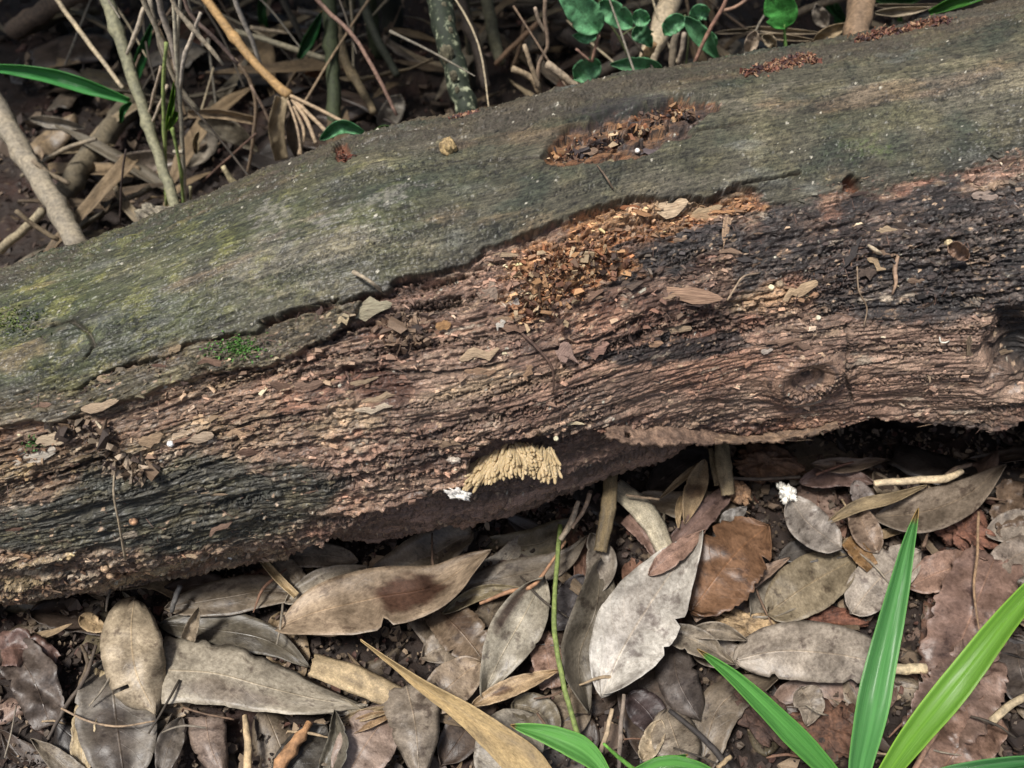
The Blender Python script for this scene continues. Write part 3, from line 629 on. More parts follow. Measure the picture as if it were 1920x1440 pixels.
LF('squarish brown leaf scrap under the big stained leaf', [(818, 1140), (860, 1180), (905, 1235)], 88, [10, 11, 10], (.17, .125, .085), 'torn', 2, 2, 0, 1, ragged=.12, stainf=blot(.35, -.3, .3, .5, .7, 12))
LF('oval tan-grey leaf behind the yellow blade', [(800, 1330), (850, 1280), (902, 1240)], 84, [12, 13, 13], (.26, .205, .15), 'oval', 3, 2, 0)
LF('thin grey leaf behind the squarish scrap', [(790, 1232), (830, 1215), (900, 1235)], 66, 9, 'greybrown', 'lance', 2, 1, 0)
LF('broad pale straw sheath lying left of the yellow blade', [(584, 1246), (650, 1268), (752, 1312)], 54, [17, 18, 17], (.56, .44, .27), 'strap', -2.5, 1, 0, .4, M_STRAW, name='bamboo_sheath', cat='sheath')
LF('long yellow-tan dead bamboo blade pointing up left at bottom centre', [(1025, 1475), (950, 1402), (880, 1345), (790, 1285), (676, 1200)], 78, [20, 22, 23, 24, 26], (.46, .34, .17), 'needle', 2.5, 1, 3, .5, M_STRAW, name='dead_bamboo_leaf', cat='bamboo leaf', nu=48)
LF('narrow tan leaf strip reaching right to the green stem', [(885, 1322), (950, 1292), (1048, 1256)], 36, [16, 17, 17], (.42, .31, .19), 'lance', 2, 1, 0, .4, ragged=.12, stainf=blot(.35, 0, .12, .5, .8, 6))
LF('upright grey leaf with a strong midrib and curled top, bottom centre', [(762, 1286), (775, 1340), (788, 1470)], 108, [19, 20, 17], (.235, .20, .16), 'cut0', -4, 2, 0, 1, nu=40)
LF('pinkish-grey leaf at the bottom edge left of the grey midrib leaf', [(735, 1330), (690, 1390), (640, 1475)], 110, [13, 14, 12], 'pink', 'oval', 2, 2, 0, stainf=blot(.1, 0, .2, .8, .4, 6))
LF('large silver-white leaf, brightest of all, near the middle of the litter', [(1128, 1306), (1162, 1228), (1214, 1140), (1262, 1068), (1312, 998)], 152, [16, 21, 24, 23, 22], (.46, .44, .40), 'lance', 5, 3, 4, 1.6, nu=52, nv=17, ragged=.04, stainf=blot(.45, -.2, .35, .5, .28, 11))
LF('pink-brown folded leaf at the tip of the large silver-white leaf', [(1216, 1078), (1262, 1040), (1322, 994)], 40, [25, 27, 24], (.27, .175, .135), 'lance', 2, 1, 0, .6, ragged=.12)
LF('dark olive-grey twisted leaf left of the silver-white leaf', [(1128, 1048), (1118, 1140), (1085, 1240), (1104, 1336)], 86, [15, 18, 15, 12], (.125, .11, .085), 'lance', 5, 1, 5, 1.5, nu=44)
LF('grey leaf hanging from the log foot beside the green stem', [(1108, 1000), (1128, 1050), (1095, 1135)], 58, [18, 17, 14], (.20, .175, .145), 'lance', 4, 1, 2)
LF('round rusty-brown serrated leaf right of the silver-white leaf', [(1298, 1145), (1345, 1080), (1392, 1025), (1442, 985)], 150, [17, 19, 20, 18], (.165, .092, .052), 'oval', 2, 2, 2, 1.5, teeth=11, ragged=.05, nu=56, nv=15)
LF('serrated pinkish-grey leaf strip under the rusty leaf', [(1292, 1142), (1380, 1100), (1480, 1046)], 56, [15, 16, 14], (.25, .18, .135), 'cut0', 1, 1, 0, .6, teeth=8, ragged=.05)
LF('thick curved cream strap leaning down from the log', [(1152, 912), (1192, 944), (1226, 984), (1248, 1032)], 44, [22, 24, 23, 21], (.62, .56, .42), 'strap', -3, 1.5, 0, .3, M_STRAW, name='bamboo_sheath', cat='sheath')
LF('upright olive-tan straw strip left of the cream strap', [(1146, 868), (1142, 940), (1126, 1034)], 30, [40, 36, 24], (.28, .215, .12), 'strap', -2, 0, 0, .3, M_STRAW, ragged=.12, name='straw_strip', cat='straw')
LF('dull tan straw strip coming out below the bark lip', [(1352, 826), (1358, 880), (1366, 928)], 32, [30, 27, 22], (.36, .285, .175), 'strap', -2, 0, 0, .3, M_STRAW, ragged=.08, name='straw_strip', cat='straw')
LF('thinner tan straw strip beside the one below the bark lip', [(1332, 840), (1338, 880), (1344, 910)], 11, 24, (.33, .26, .16), 'strap', -1, 0, 0, .3, M_STRAW, name='straw_strip', cat='straw')
LF('mottled tan leaf strip with a brown band below the bark lip', [(1322, 862), (1304, 915), (1284, 982)], 42, [24, 22, 18], (.37, .27, .16), 'lance', 2, 1, 2, .6, M_STRAW, stainf=blot(.5, 0, .12, 1, .7, 4), name='dead_bamboo_leaf', cat='bamboo leaf')
LF('slim straw sliver slanting left of the mottled strip', [(1312, 868), (1275, 900), (1238, 934)], 13, [24, 22, 19], (.36, .27, .16), 'lance', 1, 1, 0, .3, M_STRAW, name='straw_strip', cat='straw')
LF('short pale straw standing beside the mottled strip', [(1276, 930), (1272, 960), (1272, 990)], 12, 20, 'tan', 'lance', 1, 1, 0, .3, M_STRAW, name='straw_strip', cat='straw')
LF('rough reddish leaf stalk piece left of the folded pink-brown leaf', [(1176, 968), (1205, 1000), (1232, 1050)], 34, [16, 17, 15], (.20, .13, .105), 'cut0', 2, 1, 0, .6, ragged=.15)
LF('dark pinkish leaf scrap above the rusty serrated leaf', [(1258, 1032), (1300, 985), (1360, 925)], 44, [15, 16, 15], (.15, .10, .085), 'torn', 2, 1, 0, 1, ragged=.2)
LF('small blue-grey leaf scrap above the rusty leaf', [(1355, 985), (1375, 970), (1400, 950)], 36, 16, (.17, .16, .15), 'ovate', 1, 1, 0)
LF('creased blue-grey leaf below the white crumb', [(1482, 935), (1510, 975), (1578, 1028)], 74, [18, 19, 16], (.25, .225, .20), 'oval', 4, 2, 3, 1.2, ragged=.04)
LF('dark grey leaf half beneath the creased blue-grey leaf', [(1460, 1045), (1510, 1030), (1590, 1040)], 52, 13, (.085, .078, .072), 'lance', 1, 1, 0)
LF('long pointed dark grey-brown leaf at the right below the pale stick', [(1640, 968), (1720, 962), (1800, 935), (1886, 872)], 82, [15, 17, 18, 16], (.175, .142, .11), 'lance', 3, 1, 3, .6, nu=44)
LF('grey-violet leaf behind the olive blade', [(1602, 902), (1620, 935), (1655, 975)], 44, 13, (.19, .165, .155), 'oval', 1, 1, 0)
LF('curved olive-tan blade right of the creased leaf', [(1552, 980), (1610, 948), (1670, 934), (1738, 910)], 24, [18, 21, 22, 20], (.32, .25, .15), 'lance', 2, 1, 0, .4, M_STRAW, name='dead_bamboo_leaf', cat='bamboo leaf')
LF('narrow folded brown leaf under the olive-tan blade', [(1602, 952), (1622, 990), (1645, 1036)], 56, [15, 17, 14], (.215, .16, .12), 'oval', 5, 1, 0, .8, ragged=.05)
LF('small amber-brown leaf scrap between two grey leaves', [(1588, 1012), (1612, 1036), (1636, 1064)], 36, 18, (.21, .125, .055), 'torn', 1, 1, 0, .5, ragged=.1)
LF('olive-brown leaf with a clear midrib right of the serrated strip', [(1440, 1150), (1510, 1100), (1606, 1046)], 112, [12, 14, 13], (.205, .17, .115), 'oval', 2, 1.5, 1, 1, ragged=.03)
LF('pale grey leaf behind the tall green blade', [(1596, 1150), (1650, 1085), (1725, 1035)], 98, [13, 15, 14], (.33, .29, .245), 'oval', 2, 1.5, 0, 1, ragged=.05)
LF('reddish-brown lobed leaf arm pointing left at the right side', [(1705, 1098), (1770, 1070), (1850, 1050)], 78, [14, 16, 15], (.23, .15, .115), 'lance', 2, 1, 0, 1.2, ragged=.15)
LF('large crumpled reddish-brown leaf at the right edge', [(1868, 1040), (1835, 1120), (1800, 1210), (1775, 1290)], 150, [15, 17, 15, 13], (.19, .125, .10), 'torn', 3, 2, 2, 3, ragged=.22, nu=48, nv=15)
LF('crumpled pinkish leaf below the large reddish-brown leaf', [(1850, 1230), (1800, 1310), (1730, 1390)], 150, [12, 13, 11], (.22, .15, .12), 'torn', 3, 2, 1, 3, ragged=.22, nu=48, nv=15)
LF('pink-brown torn leaf at the bottom right behind the green blades', [(1870, 1340), (1800, 1400), (1740, 1480)], 120, [11, 12, 10], (.22, .14, .105), 'torn', 2, 2, 0, 3, ragged=.2)
LF('big oval stone-grey leaf between the two left green blades', [(1378, 1238), (1450, 1222), (1560, 1226), (1680, 1250)], 118, [15, 18, 18, 15], (.275, .24, .20), 'oval', -2.5, 2, 0, .9, nu=44, nv=15)
LF('small grey leaf scrap below the big oval leaf', [(1502, 1290), (1520, 1322), (1512, 1360)], 58, [13, 14, 12], (.24, .205, .165), 'ovate', 2, 1, 0, .8, ragged=.06)
LF('near-black leaf with rusty grains below the silver-white leaf', [(1262, 1188), (1270, 1270), (1312, 1350)], 82, [13, 14, 11], (.075, .062, .055), 'oval', -3, 2, 0, 1, ragged=.04)
LF('dark purple-brown leaf beneath the silver-white leaf', [(1180, 1300), (1215, 1335), (1240, 1375)], 70, 9, (.055, .040, .040), 'oval', 1, 1, 0)
LF('grey leaf with a bright cream edge at bottom, right of the thin stalks', [(1248, 1330), (1265, 1380), (1290, 1450)], 92, [13, 15, 12], (.26, .22, .17), 'oval', -3, 2, 3, 1)
LF('cream heart-shaped leaf scrap beside the cream-edged leaf', [(1205, 1425), (1222, 1390), (1240, 1350)], 42, 14, (.40, .33, .23), 'oval', 3, 1, 0)
LF('curled grey-brown leaf touching the silver-white leaf at right', [(1234, 1180), (1300, 1200), (1378, 1245)], 52, [22, 19, 14], (.215, .185, .145), 'lance', 5, 2, 2, 1.2)
LF('small grey leaf curl above the big oval leaf', [(1290, 1188), (1340, 1182), (1400, 1200)], 34, [16, 17, 15], (.25, .215, .17), 'lance', 4, 2, 0, 1)
LF('dim brown leaf under the curled grey-brown leaf', [(1300, 1222), (1350, 1225), (1400, 1240)], 60, 11, (.21, .175, .14), 'oval', 2, 1, 0)
LF('dark violet-grey leaf at the left edge of the litter', [(10, 1200), (60, 1270), (95, 1360)], 92, [12, 14, 11], (.10, .080, .068), 'torn', 2, 2, 0, 2.5, ragged=.18)
LF('dull red-brown leaf flap beside the dark violet-grey leaf', [(-20, 1225), (40, 1215), (100, 1250)], 70, [11, 13, 11], (.14, .085, .07), 'torn', 2, 2, 0, 2, ragged=.15)
LF('grey leaf scrap at the bottom left corner', [(58, 1385), (90, 1410), (150, 1465)], 50, [11, 12, 10], (.18, .155, .12), 'cut1', 2, 1, 0, 1, ragged=.08)
LF('shiny pink-violet leaf below the long silver-topped leaf', [(385, 1342), (392, 1390), (425, 1470)], 76, [13, 14, 11], (.22, .17, .14), 'cut0', -3, 1, 0, .6)
LF('dark grey narrow leaf left of the shiny pink-violet leaf', [(340, 1345), (318, 1395), (300, 1465)], 50, [11, 13, 10], (.11, .095, .08), 'lance', 2, 1, 0)
LF('dark leaf with a curled pale rim, bottom left of centre', [(600, 1470), (632, 1400), (628, 1332)], 46, [11, 14, 15], (.12, .11, .085), 'lance', 6, 1, 3)
LF('dark shiny leaf beside the pale-rimmed leaf', [(520, 1470), (570, 1410), (612, 1360)], 84, [9, 10, 9], (.055, .050, .042), 'oval', 2, 1, 0)
LF('brown twisted leaf strip below the pale point of the silver-topped leaf', [(640, 1375), (690, 1352), (745, 1335)], 28, [13, 14, 13], (.32, .22, .13), 'lance', 3, 1, 0, 1)
LF('tan-brown narrow leaf under the straw sheath', [(636, 1352), (700, 1336), (745, 1326)], 22, [15, 14, 14], (.30, .23, .14), 'lance', 2, 1, 0)
LF('pale silver end of a leaf under the point of the long leaf', [(590, 1322), (640, 1330), (690, 1322)], 22, 10, (.38, .35, .30), 'lance', 1, 1, 0)
LF('upright brown scrap with a pointed tip behind the silver-topped leaf', [(352, 1200), (362, 1170), (373, 1138)], 26, [12, 18, 26], (.22, .18, .13), 'cut0', 3, 0, 0, .6)
LF('grey leaf at the bottom edge under the long yellow blade', [(1000, 1340), (960, 1390), (920, 1470)], 130, [11, 12, 9], (.24, .215, .175), 'oval', 2, 2, 0, 1)
LF('dim olive leaf left of the green stem foot', [(960, 1320), (1010, 1335), (1040, 1380)], 66, 10, (.14, .12, .085), 'oval', 3, 1, 0, 1, ragged=.05)
LF('small pink-brown leaf behind the green stem', [(1010, 1190), (1025, 1230), (1035, 1290)], 60, 10, (.26, .17, .13), 'torn', 1, 1, 0, 1, ragged=.1)
LF('charcoal leaf between the twisted olive leaf and the green stem', [(1095, 1080), (1060, 1150), (1040, 1180)], 66, 11, (.07, .065, .068), 'oval', 3, 1, 0, 1)
LF('shaded grey-brown leaf at the far right under the log', [(1850, 1000), (1900, 985), (1960, 960)], 60, 12, (.26, .225, .19), 'lance', 2, 1, 0)
LF('brown-grey leaf cut by the right edge of the picture', [(1850, 1075), (1900, 1045), (1970, 1010)], 74, 12, (.20, .165, .135), 'lance', 2, 1, 0)
LF('dark brown leaf at the right edge below the green blade', [(1900, 1190), (1915, 1260), (1940, 1330)], 90, 8, (.075, .06, .05), 'oval', 2, 1, 0)
LF('faint pinkish leaf in the shade under the log at right', [(1500, 905), (1560, 890), (1640, 905)], 48, 10, (.17, .115, .10), 'lance', 2, 1, 0, 1.5, ragged=.1)
LF('dusty leaf in the shade right of the white crumb', [(1520, 870), (1590, 872), (1660, 862)], 30, 12, (.16, .12, .09), 'lance', 2, 1, 0, 1, ragged=.1)
LF('frayed brown leaf stub right of the long pointed leaf', [(1900, 900), (1890, 960), (1905, 1010)], 60, 11, (.12, .085, .06), 'torn', 2, 1, 0, 3, ragged=.3)

# ---- living green plants in front
gp_ = bpy.data.objects.new('grass_plant', None); col.objects.link(gp_); gp_.location = Vector(onz(1612, 1500, .012))
tag(gp_, 'bright green strap-leaved plant fanning out at the bottom right corner', 'grass plant')
def blade(par, pts, w, z, c, curl=3., nu=48):
    o = leaf(None, pts, w, z, c, 'blade', curl, 0, 0, .3, M_GRASS, parent=par, name='blade', nu=nu, nv=13, var=.03)
    o.matrix_parent_inverse = Matrix.Translation(-par.location); return o
blade(gp_, [(1603, 1530), (1613, 1440), (1628, 1367), (1653, 1240), (1686, 1100), (1706, 1010), (1721, 954)], 68, [14, 28, 40, 54, 66, 74, 78], (.13, .39, .12), 4)
blade(gp_, [(1606, 1500), (1510, 1400), (1430, 1320), (1372, 1266), (1308, 1217)], 48, [14, 34, 46, 52, 56], (.13, .40, .09), 3)
blade(gp_, [(1618, 1520), (1700, 1400), (1800, 1275), (1905, 1140), (2060, 980)], 68, [14, 36, 56, 70, 80], (.20, .44, .06), 4)
blade(gp_, [(1650, 1500), (1760, 1462), (1880, 1436), (2020, 1420)], 44, [14, 30, 36, 38], (.06, .22, .07), 3)
sp2_ = bpy.data.objects.new('bamboo_sprig', None); col.objects.link(sp2_); sp2_.location = Vector(onz(1190, 1450, .012))
tag(sp2_, 'small green bamboo sprig with short pointed leaves at bottom centre', 'sprig')
def inpar(o, par): o.matrix_parent_inverse = Matrix.Translation(-par.location); return o
blade(sp2_, [(1142, 1458), (1100, 1412), (1035, 1380), (958, 1360)], 52, [34, 40, 44, 46], (.18, .48, .12), 3, 32)
blade(sp2_, [(1190, 1448), (1240, 1436), (1300, 1440), (1360, 1462)], 42, [32, 38, 38, 34], (.12, .36, .08), 2, 28)
blade(sp2_, [(1205, 1450), (1240, 1432), (1290, 1415)], 16, [28, 30, 30], (.06, .2, .05), 2, 20)
inpar(twig(None, [(1132, 1394), (1160, 1420), (1200, 1452)], [5, 8, 9], [40, 32, 24], 'lime', parent=sp2_, name='stem', rough=.05), sp2_)
st_ = twig('thin bent green bamboo stem rising through the litter right of centre', [(1050, 985), (1046, 1040), (1040, 1110), (1040, 1180), (1048, 1240), (1066, 1320), (1088, 1390)], [9, 9, 9, 10, 10, 10, 11], [26, 27, 28, 28, 27, 22, 14], (.20, .26, .075), name='bamboo_shoot', cat='shoot', rough=.05)

# ---- sticks, twigs and crumbs in front
twig('pale split stick lying below the log at the right', [(1640, 907), (1720, 900), (1780, 896), (1804, 884)], [13, 14, 14, 10], 24, (.60, .48, .32))
twig('thick cut cream stalk end crossing behind the tall green blade', [(1670, 1255), (1736, 1254)], [20, 20], 17, (.55, .45, .29), name='cut_stalk', cat='stalk', rough=.05)
twig('rusty thin twig bending left from the green stem top', [(1060, 1015), (1030, 1060), (995, 1100), (960, 1108), (900, 1132)], [5, 6, 9, 8, 6], [26, 24, 22, 21, 20], (.34, .19, .11))
twig('white-tipped stalk at the head of the green stem', [(1084, 940), (1068, 985), (1050, 1012)], [8, 12, 10], [36, 30, 27], (.42, .34, .25))
twig('forked dry stalk right of the white-tipped one', [(1105, 925), (1098, 950), (1072, 990)], [9, 8, 7], [38, 34, 30], (.30, .22, .16))
twig('pale thin stalk at bottom, left one of a crossing pair', [(1148, 1330), (1138, 1372), (1126, 1410)], [8, 9, 9], [20, 19, 17], (.44, .34, .23))
twig('dark thin stalk with a pale top, right one of the crossing pair', [(1170, 1302), (1165, 1350), (1160, 1450)], [7, 9, 8], [24, 20, 16], (.20, .16, .13))
twig('black wet twig slanting under the cream-edged leaf', [(1255, 1332), (1300, 1368), (1350, 1418), (1380, 1470)], [9, 11, 13, 14], [18, 17, 15, 14], 'char')
twig('orange crumbly rotten twig at the bottom left', [(512, 1462), (545, 1410), (580, 1355)], [26, 26, 14], [14, 15, 15], (.36, .20, .10), rough=.9)
twig('straight tan straw at the bottom left', [(459, 1342), (464, 1390), (464, 1470)], [10, 15, 17], [14, 14, 12], (.44, .33, .2), name='straw_stalk', cat='straw')
twig('hair-thin rootlet over the dark blotched leaf', [(115, 1328), (160, 1350), (215, 1362), (290, 1352)], [4, 4, 4, 3], [20, 20, 20, 18], 'twig')
twig('dark twig left of the upright oval leaf', [(90, 1386), (120, 1330), (160, 1270), (180, 1210)], [6, 8, 8, 6], [16, 18, 20, 20], (.09, .07, .055))
twig('ragged root strand beside the upright oval leaf', [(152, 1210), (165, 1240), (148, 1290), (152, 1330)], [5, 8, 8, 5], [18, 18, 18, 16], (.12, .09, .06), rough=.9)
twig('grey twig stub leaning on the log foot behind the oval leaf', [(338, 1098), (326, 1130), (322, 1148)], [10, 10, 8], [22, 18, 14], (.12, .115, .11))
twig('bent tan grass stalk at the lower right corner', [(1960, 1290), (1900, 1318), (1860, 1352)], [12, 14, 16], [18, 17, 14], (.42, .34, .22), name='straw_stalk', cat='straw')
twig('thin brown rootlet dangling over the reddish leaf', [(1835, 960), (1832, 1040), (1826, 1100), (1836, 1180)], [5, 5, 5, 3], [30, 26, 24, 22], (.26, .17, .10))
twig('tiny dark red twig above the rusty leaf', [(1530, 890), (1560, 878), (1600, 866)], [5, 5, 4], 18, (.18, .09, .06))
twig('slender dark twig along the shaded soil below the bark lip', [(1360, 896), (1430, 898), (1500, 894)], [6, 7, 6], 18, 'dtwig')
twig('fine twig laid across the cream strap', [(1174, 928), (1200, 932), (1236, 936)], [4, 5, 4], 30, (.3, .22, .15))
twig('thin dark stem stub in the shade right of the log lip', [(1820, 870), (1790, 880), (1765, 900)], [8, 9, 7], 20, (.2, .14, .1))
twig('small straw bit in the bottom edge litter', [(1345, 1440), (1370, 1418)], [9, 9], 18, 'tan', name='straw_stalk', cat='straw')
twig('rusty twig rising beside the right green blade', [(1700, 1470), (1740, 1400), (1760, 1370)], [10, 9, 6], [18, 22, 22], (.28, .17, .12))
def lump(name, label, cat, px, py, z, rpx, color, mat=None, sq=(1, 1, .7), rough=.5, seed=1, at=None, parent=None, n=14):
    th_ = np.linspace(0, np.pi, n); ph = np.arange(2*n)*np.pi/n; A, B = np.meshgrid(th_, ph, indexing='ij')
    D = np.stack([np.sin(A)*np.cos(B), np.sin(A)*np.sin(B), np.cos(A)], -1)
    w = fbm(D[..., 0]*2+D[..., 2]*1.3+seed, D[..., 1]*2-D[..., 2]+seed*2, seed, 4)
    w[0] = w[0].mean(); w[-1] = w[-1].mean()
    c = onz(px, py, z*.001) if at is None else at; r_ = rpx*((c-CAMP)@FW)/FPX
    V = D*(1+rough*w)[..., None]*r_*np.array(sq); me = npmesh(name, V.reshape(-1, 3), gridq(n, 2*n, wrap=True))
    o = link(name, me, mat or M_CHIP, parent, Vector(c)); o.color = (*(COLS[color] if isinstance(color, str) else color), 1); return tag(o, label, cat) if parent is None else o
lump('lichen_crumb', 'bright white crumb of lichen on the soil below the log at right', 'crumb', 1478, 928, 20, 17, (1.0, 1.0, .95), rough=1.3, seed=4, sq=(.8, 1, .9))
lump('lichen_crumb', 'small pale crumb up left of the bright white one', 'crumb', 1466, 912, 22, 8, (.8, .8, .75), rough=1.2, seed=6)
lump('wood_chunk', 'large dark rotten wood chunk between the left green blade and the black twig', 'wood chunk', 1420, 1335, 9, 66, (.085, .050, .038), sq=(.55, 1.0, .28), rough=.9, seed=9, n=40).rotation_euler = (0, 0, .5)
lump('wood_chunk', 'rusty crumbly wood chunk behind the big oval leaf', 'wood chunk', 1540, 1165, 8, 62, (.15, .065, .042), sq=(1.1, .45, .22), rough=1.2, seed=12, n=40)
lump('wood_chunk', 'rusty brown wood chunk between the tall green blades', 'wood chunk', 1560, 1370, 6, 62, (.12, .062, .04), sq=(1.1, .8, .2), rough=1.2, seed=14, n=40)
lump('wood_chunk', 'cream crumbled wood under the serrated strip', 'wood chunk', 1400, 1172, 9, 46, (.34, .25, .15), sq=(1.2, .5, .25), rough=1.3, seed=15, n=40)
lump('wood_chunk', 'reddish fibrous wood stump right of the tall blade tip', 'wood chunk', 1810, 995, 10, 52, (.16, .075, .05), sq=(.8, .9, .35), rough=1.3, seed=16, n=40)
lump('wood_chunk', 'brown rotten chunk in the shade below the bark lip', 'wood chunk', 1440, 872, 10, 48, (.15, .085, .05), sq=(1.2, .7, .4), rough=1.2, seed=18, n=36)
lump('wood_chunk', 'tan rotten chunk at the foot of the straw strip', 'wood chunk', 1388, 925, 14, 20, (.32, .20, .12), sq=(.9, 1.2, .6), rough=1.2, seed=19, n=24)

# ---- filler leaves: shared shapes, one object each
def filler_mesh(k):
    r_ = np.random.default_rng(100+k); shape = ['lance', 'oval', 'lance', 'ovate', 'cut0', 'torn', 'oval', 'lance'][k % 8]
    nu, nv = 26, 9; L_ = 1.; w_ = {'lance': .34, 'oval': .46, 'ovate': .42, 'cut0': .4, 'torn': .55}[shape]
    px, py, t, v, _ = outline([(-.5, 0, 0), (0, .10*r_.normal(), 0), (.5, .1*r_.normal(), 0)], w_, shape, nu, nv, .12 if k % 3 == 0 else .03, 10 if k % 5 == 2 else 0, 40+k)
    z = (r_.uniform(-.06, .12))*(v**2)[None]+r_.uniform(-.02, .1)*np.sin(np.pi*t)[:, None]+.05*fbm(t[:, None]*3+k, v[None]+0*t[:, None], k, 3)+r_.uniform(-.04, .04)*v[None]
    top = np.stack([px, py, z], -1); luv = np.stack([np.repeat(t[:, None], nv, 1), np.repeat(v[None], nu, 0), 0*px], -1)
    V, Q, ex = sheet(top, luv, thick=.005); me = npmesh('dead_leaf', V, Q, None, True, ex); me.materials.append(M_DEAD); return me
FM = [filler_mesh(k) for k in range(16)]
USED = set()
MARKS = [(250, 1230, 'upright oval leaf'), (480, 1285, 'long silver-topped leaf'), (205, 1350, 'dark blotched leaf'), (730, 1110, 'big stained leaf'), (440, 1125, 'long dull leaf'), (670, 1280, 'broad pale straw sheath'), (850, 1340, 'long yellow-tan blade'), (960, 1190, 'folded grey leaf'), (1048, 1200, 'thin green stem'), (1210, 1160, 'large silver-white leaf'), (1100, 1190, 'twisted olive-grey leaf'), (1365, 1060, 'rusty serrated leaf'), (1205, 970, 'curved cream strap'), (1525, 980, 'creased blue-grey leaf'), (1760, 930, 'long pointed grey-brown leaf'), (1520, 1100, 'olive-brown leaf'), (1500, 1230, 'big oval stone-grey leaf'), (1660, 1200, 'tall green blade'), (1800, 1150, 'crumpled reddish-brown leaf'), (1440, 1330, 'left green blade'), (1850, 1210, 'right green blade'), (1050, 1400, 'green bamboo sprig'), (60, 1270, 'dark violet-grey leaf'), (640, 1400, 'pale-rimmed dark leaf'), (1270, 1400, 'cream-edged leaf'), (1720, 900, 'pale split stick'),
         (80, 340, 'thick pale leaning branch'), (170, 290, 'rough brown branch'), (270, 200, 'sapling stem'), (120, 150, 'long green bamboo leaf'), (150, 40, 'thick fallen branch in the corner'), (340, 200, 'dry stalk bundle'), (460, 80, 'orange-tan cane'), (580, 230, 'straw fan'), (430, 220, 'papery sheath'), (625, 130, 'olive-green cane'), (715, 150, 'red-brown twig'), (850, 90, 'lichen trunk'), (920, 60, 'grey-olive stem'), (1005, 110, 'forked dry twig'), (1100, 40, 'green shrub'), (1240, 50, 'wide pale stake'), (1340, 60, 'reddish thin twig'), (1470, 30, 'green seedling'), (1612, 20, 'stump peg'), (1750, 10, 'top right green leaf')]
def logfront(x): return ci(np.array([x]), YC)[0]-.55*ci(np.array([x]), RR)[0]
FC = [('grey-brown', (.17, .138, .102)), ('stone-grey', (.225, .20, .162)), ('dark brown', (.065, .047, .036)), ('reddish-brown', (.15, .085, .06)), ('pinkish-grey', (.22, .155, .125)), ('olive-brown', (.125, .105, .068)), ('pale tan', (.32, .24, .15)), ('near-black', (.036, .03, .027))]
def filler(x, y, zone, zr, lr_, ci_=None, tl=.25):
    k = rnd.choice([0, 0, 1, 2, 2, 3, 4, 5, 6, 7, 7]) if ci_ is None else ci_; cn, cc = FC[k]
    o = bpy.data.objects.new('dead_leaf', rnd.choice(FM)); col.objects.link(o); L_ = rnd.uniform(*lr_)
    o.scale = (L_, L_*rnd.uniform(.8, 1.15), L_*rnd.choice((1, 1, -1))); o.location = (x, y, float(soil_h(x, y))+rnd.uniform(*zr))
    o.rotation_euler = (rnd.uniform(-tl, tl), rnd.uniform(-tl, tl), rnd.uniform(0, 6.28)); f = rnd.uniform(.75, 1.25); o.color = (*[c*f for c in cc], 1)
    z_ = proj(np.array(o.location)); b = min(MARKS, key=lambda q_: (q_[0]-z_[0])**2+(q_[1]-z_[1])**2); dx_, dy_ = z_[0]-b[0], z_[1]-b[1]
    w_ = ('right of' if dx_ > 0 else 'left of') if abs(dx_) > abs(dy_) else ('below' if dy_ > 0 else 'above'); sz = 'small' if L_ < lr_[0]*.7+lr_[1]*.3 else ('large' if L_ > lr_[0]*.3+lr_[1]*.7 else 'medium-sized')
    lb_ = f'{sz} {cn} dead leaf just {w_} the {b[2]}'
    if lb_ in USED: bpy.data.objects.remove(o); return False
    USED.add(lb_); tag(o, lb_, 'leaf', f'{cn} dead leaves {zone}'); return True
for k in range(100):
    for _t in range(20):
        x = rnd.uniform(-.30, .30); y = rnd.uniform(.12, .33)
        if y > logfront(x)-.004: continue
        if filler(x, y, 'in front of the log', (.002, .007), (.03, .062), tl=.2): break
for k in range(110):
    for _t in range(8):
        y = rnd.uniform(.44, .92); x = rnd.uniform(-.42, .42)*(y/.7)
        if y < ci(np.array([x]), YC)[0]+.8*ci(np.array([x]), RR)[0]: y += .12
        if filler(x, y, 'behind the log', (.003, .02), (.045, .085), tl=.35): break
def straw_mesh(k):
    r_ = np.random.default_rng(700+k); nu, nv = 24, 5
    px, py, t, v, _ = outline([(-.5, 0, 0), (0, .07*r_.normal(), 0), (.5, .07*r_.normal(), 0)], r_.uniform(.08, .16), ['lance', 'strap', 'cut0', 'lance'][k % 4], nu, nv, .08, 0, 60+k)
    z = .02*(v**2)[None]+r_.uniform(-.05, .12)*np.sin(np.pi*t)[:, None]+.03*fbm(t[:, None]*3+k, v[None]+0*t[:, None], k, 3); top = np.stack([px, py, z], -1)
    V, Q, ex = sheet(top, np.stack([np.repeat(t[:, None], nv, 1), np.repeat(v[None], nu, 0), 0*px], -1), thick=.004); me = npmesh('dead_bamboo_leaf', V, Q, None, True, ex); me.materials.append(M_STRAW); return me
SMH = [straw_mesh(k) for k in range(8)]
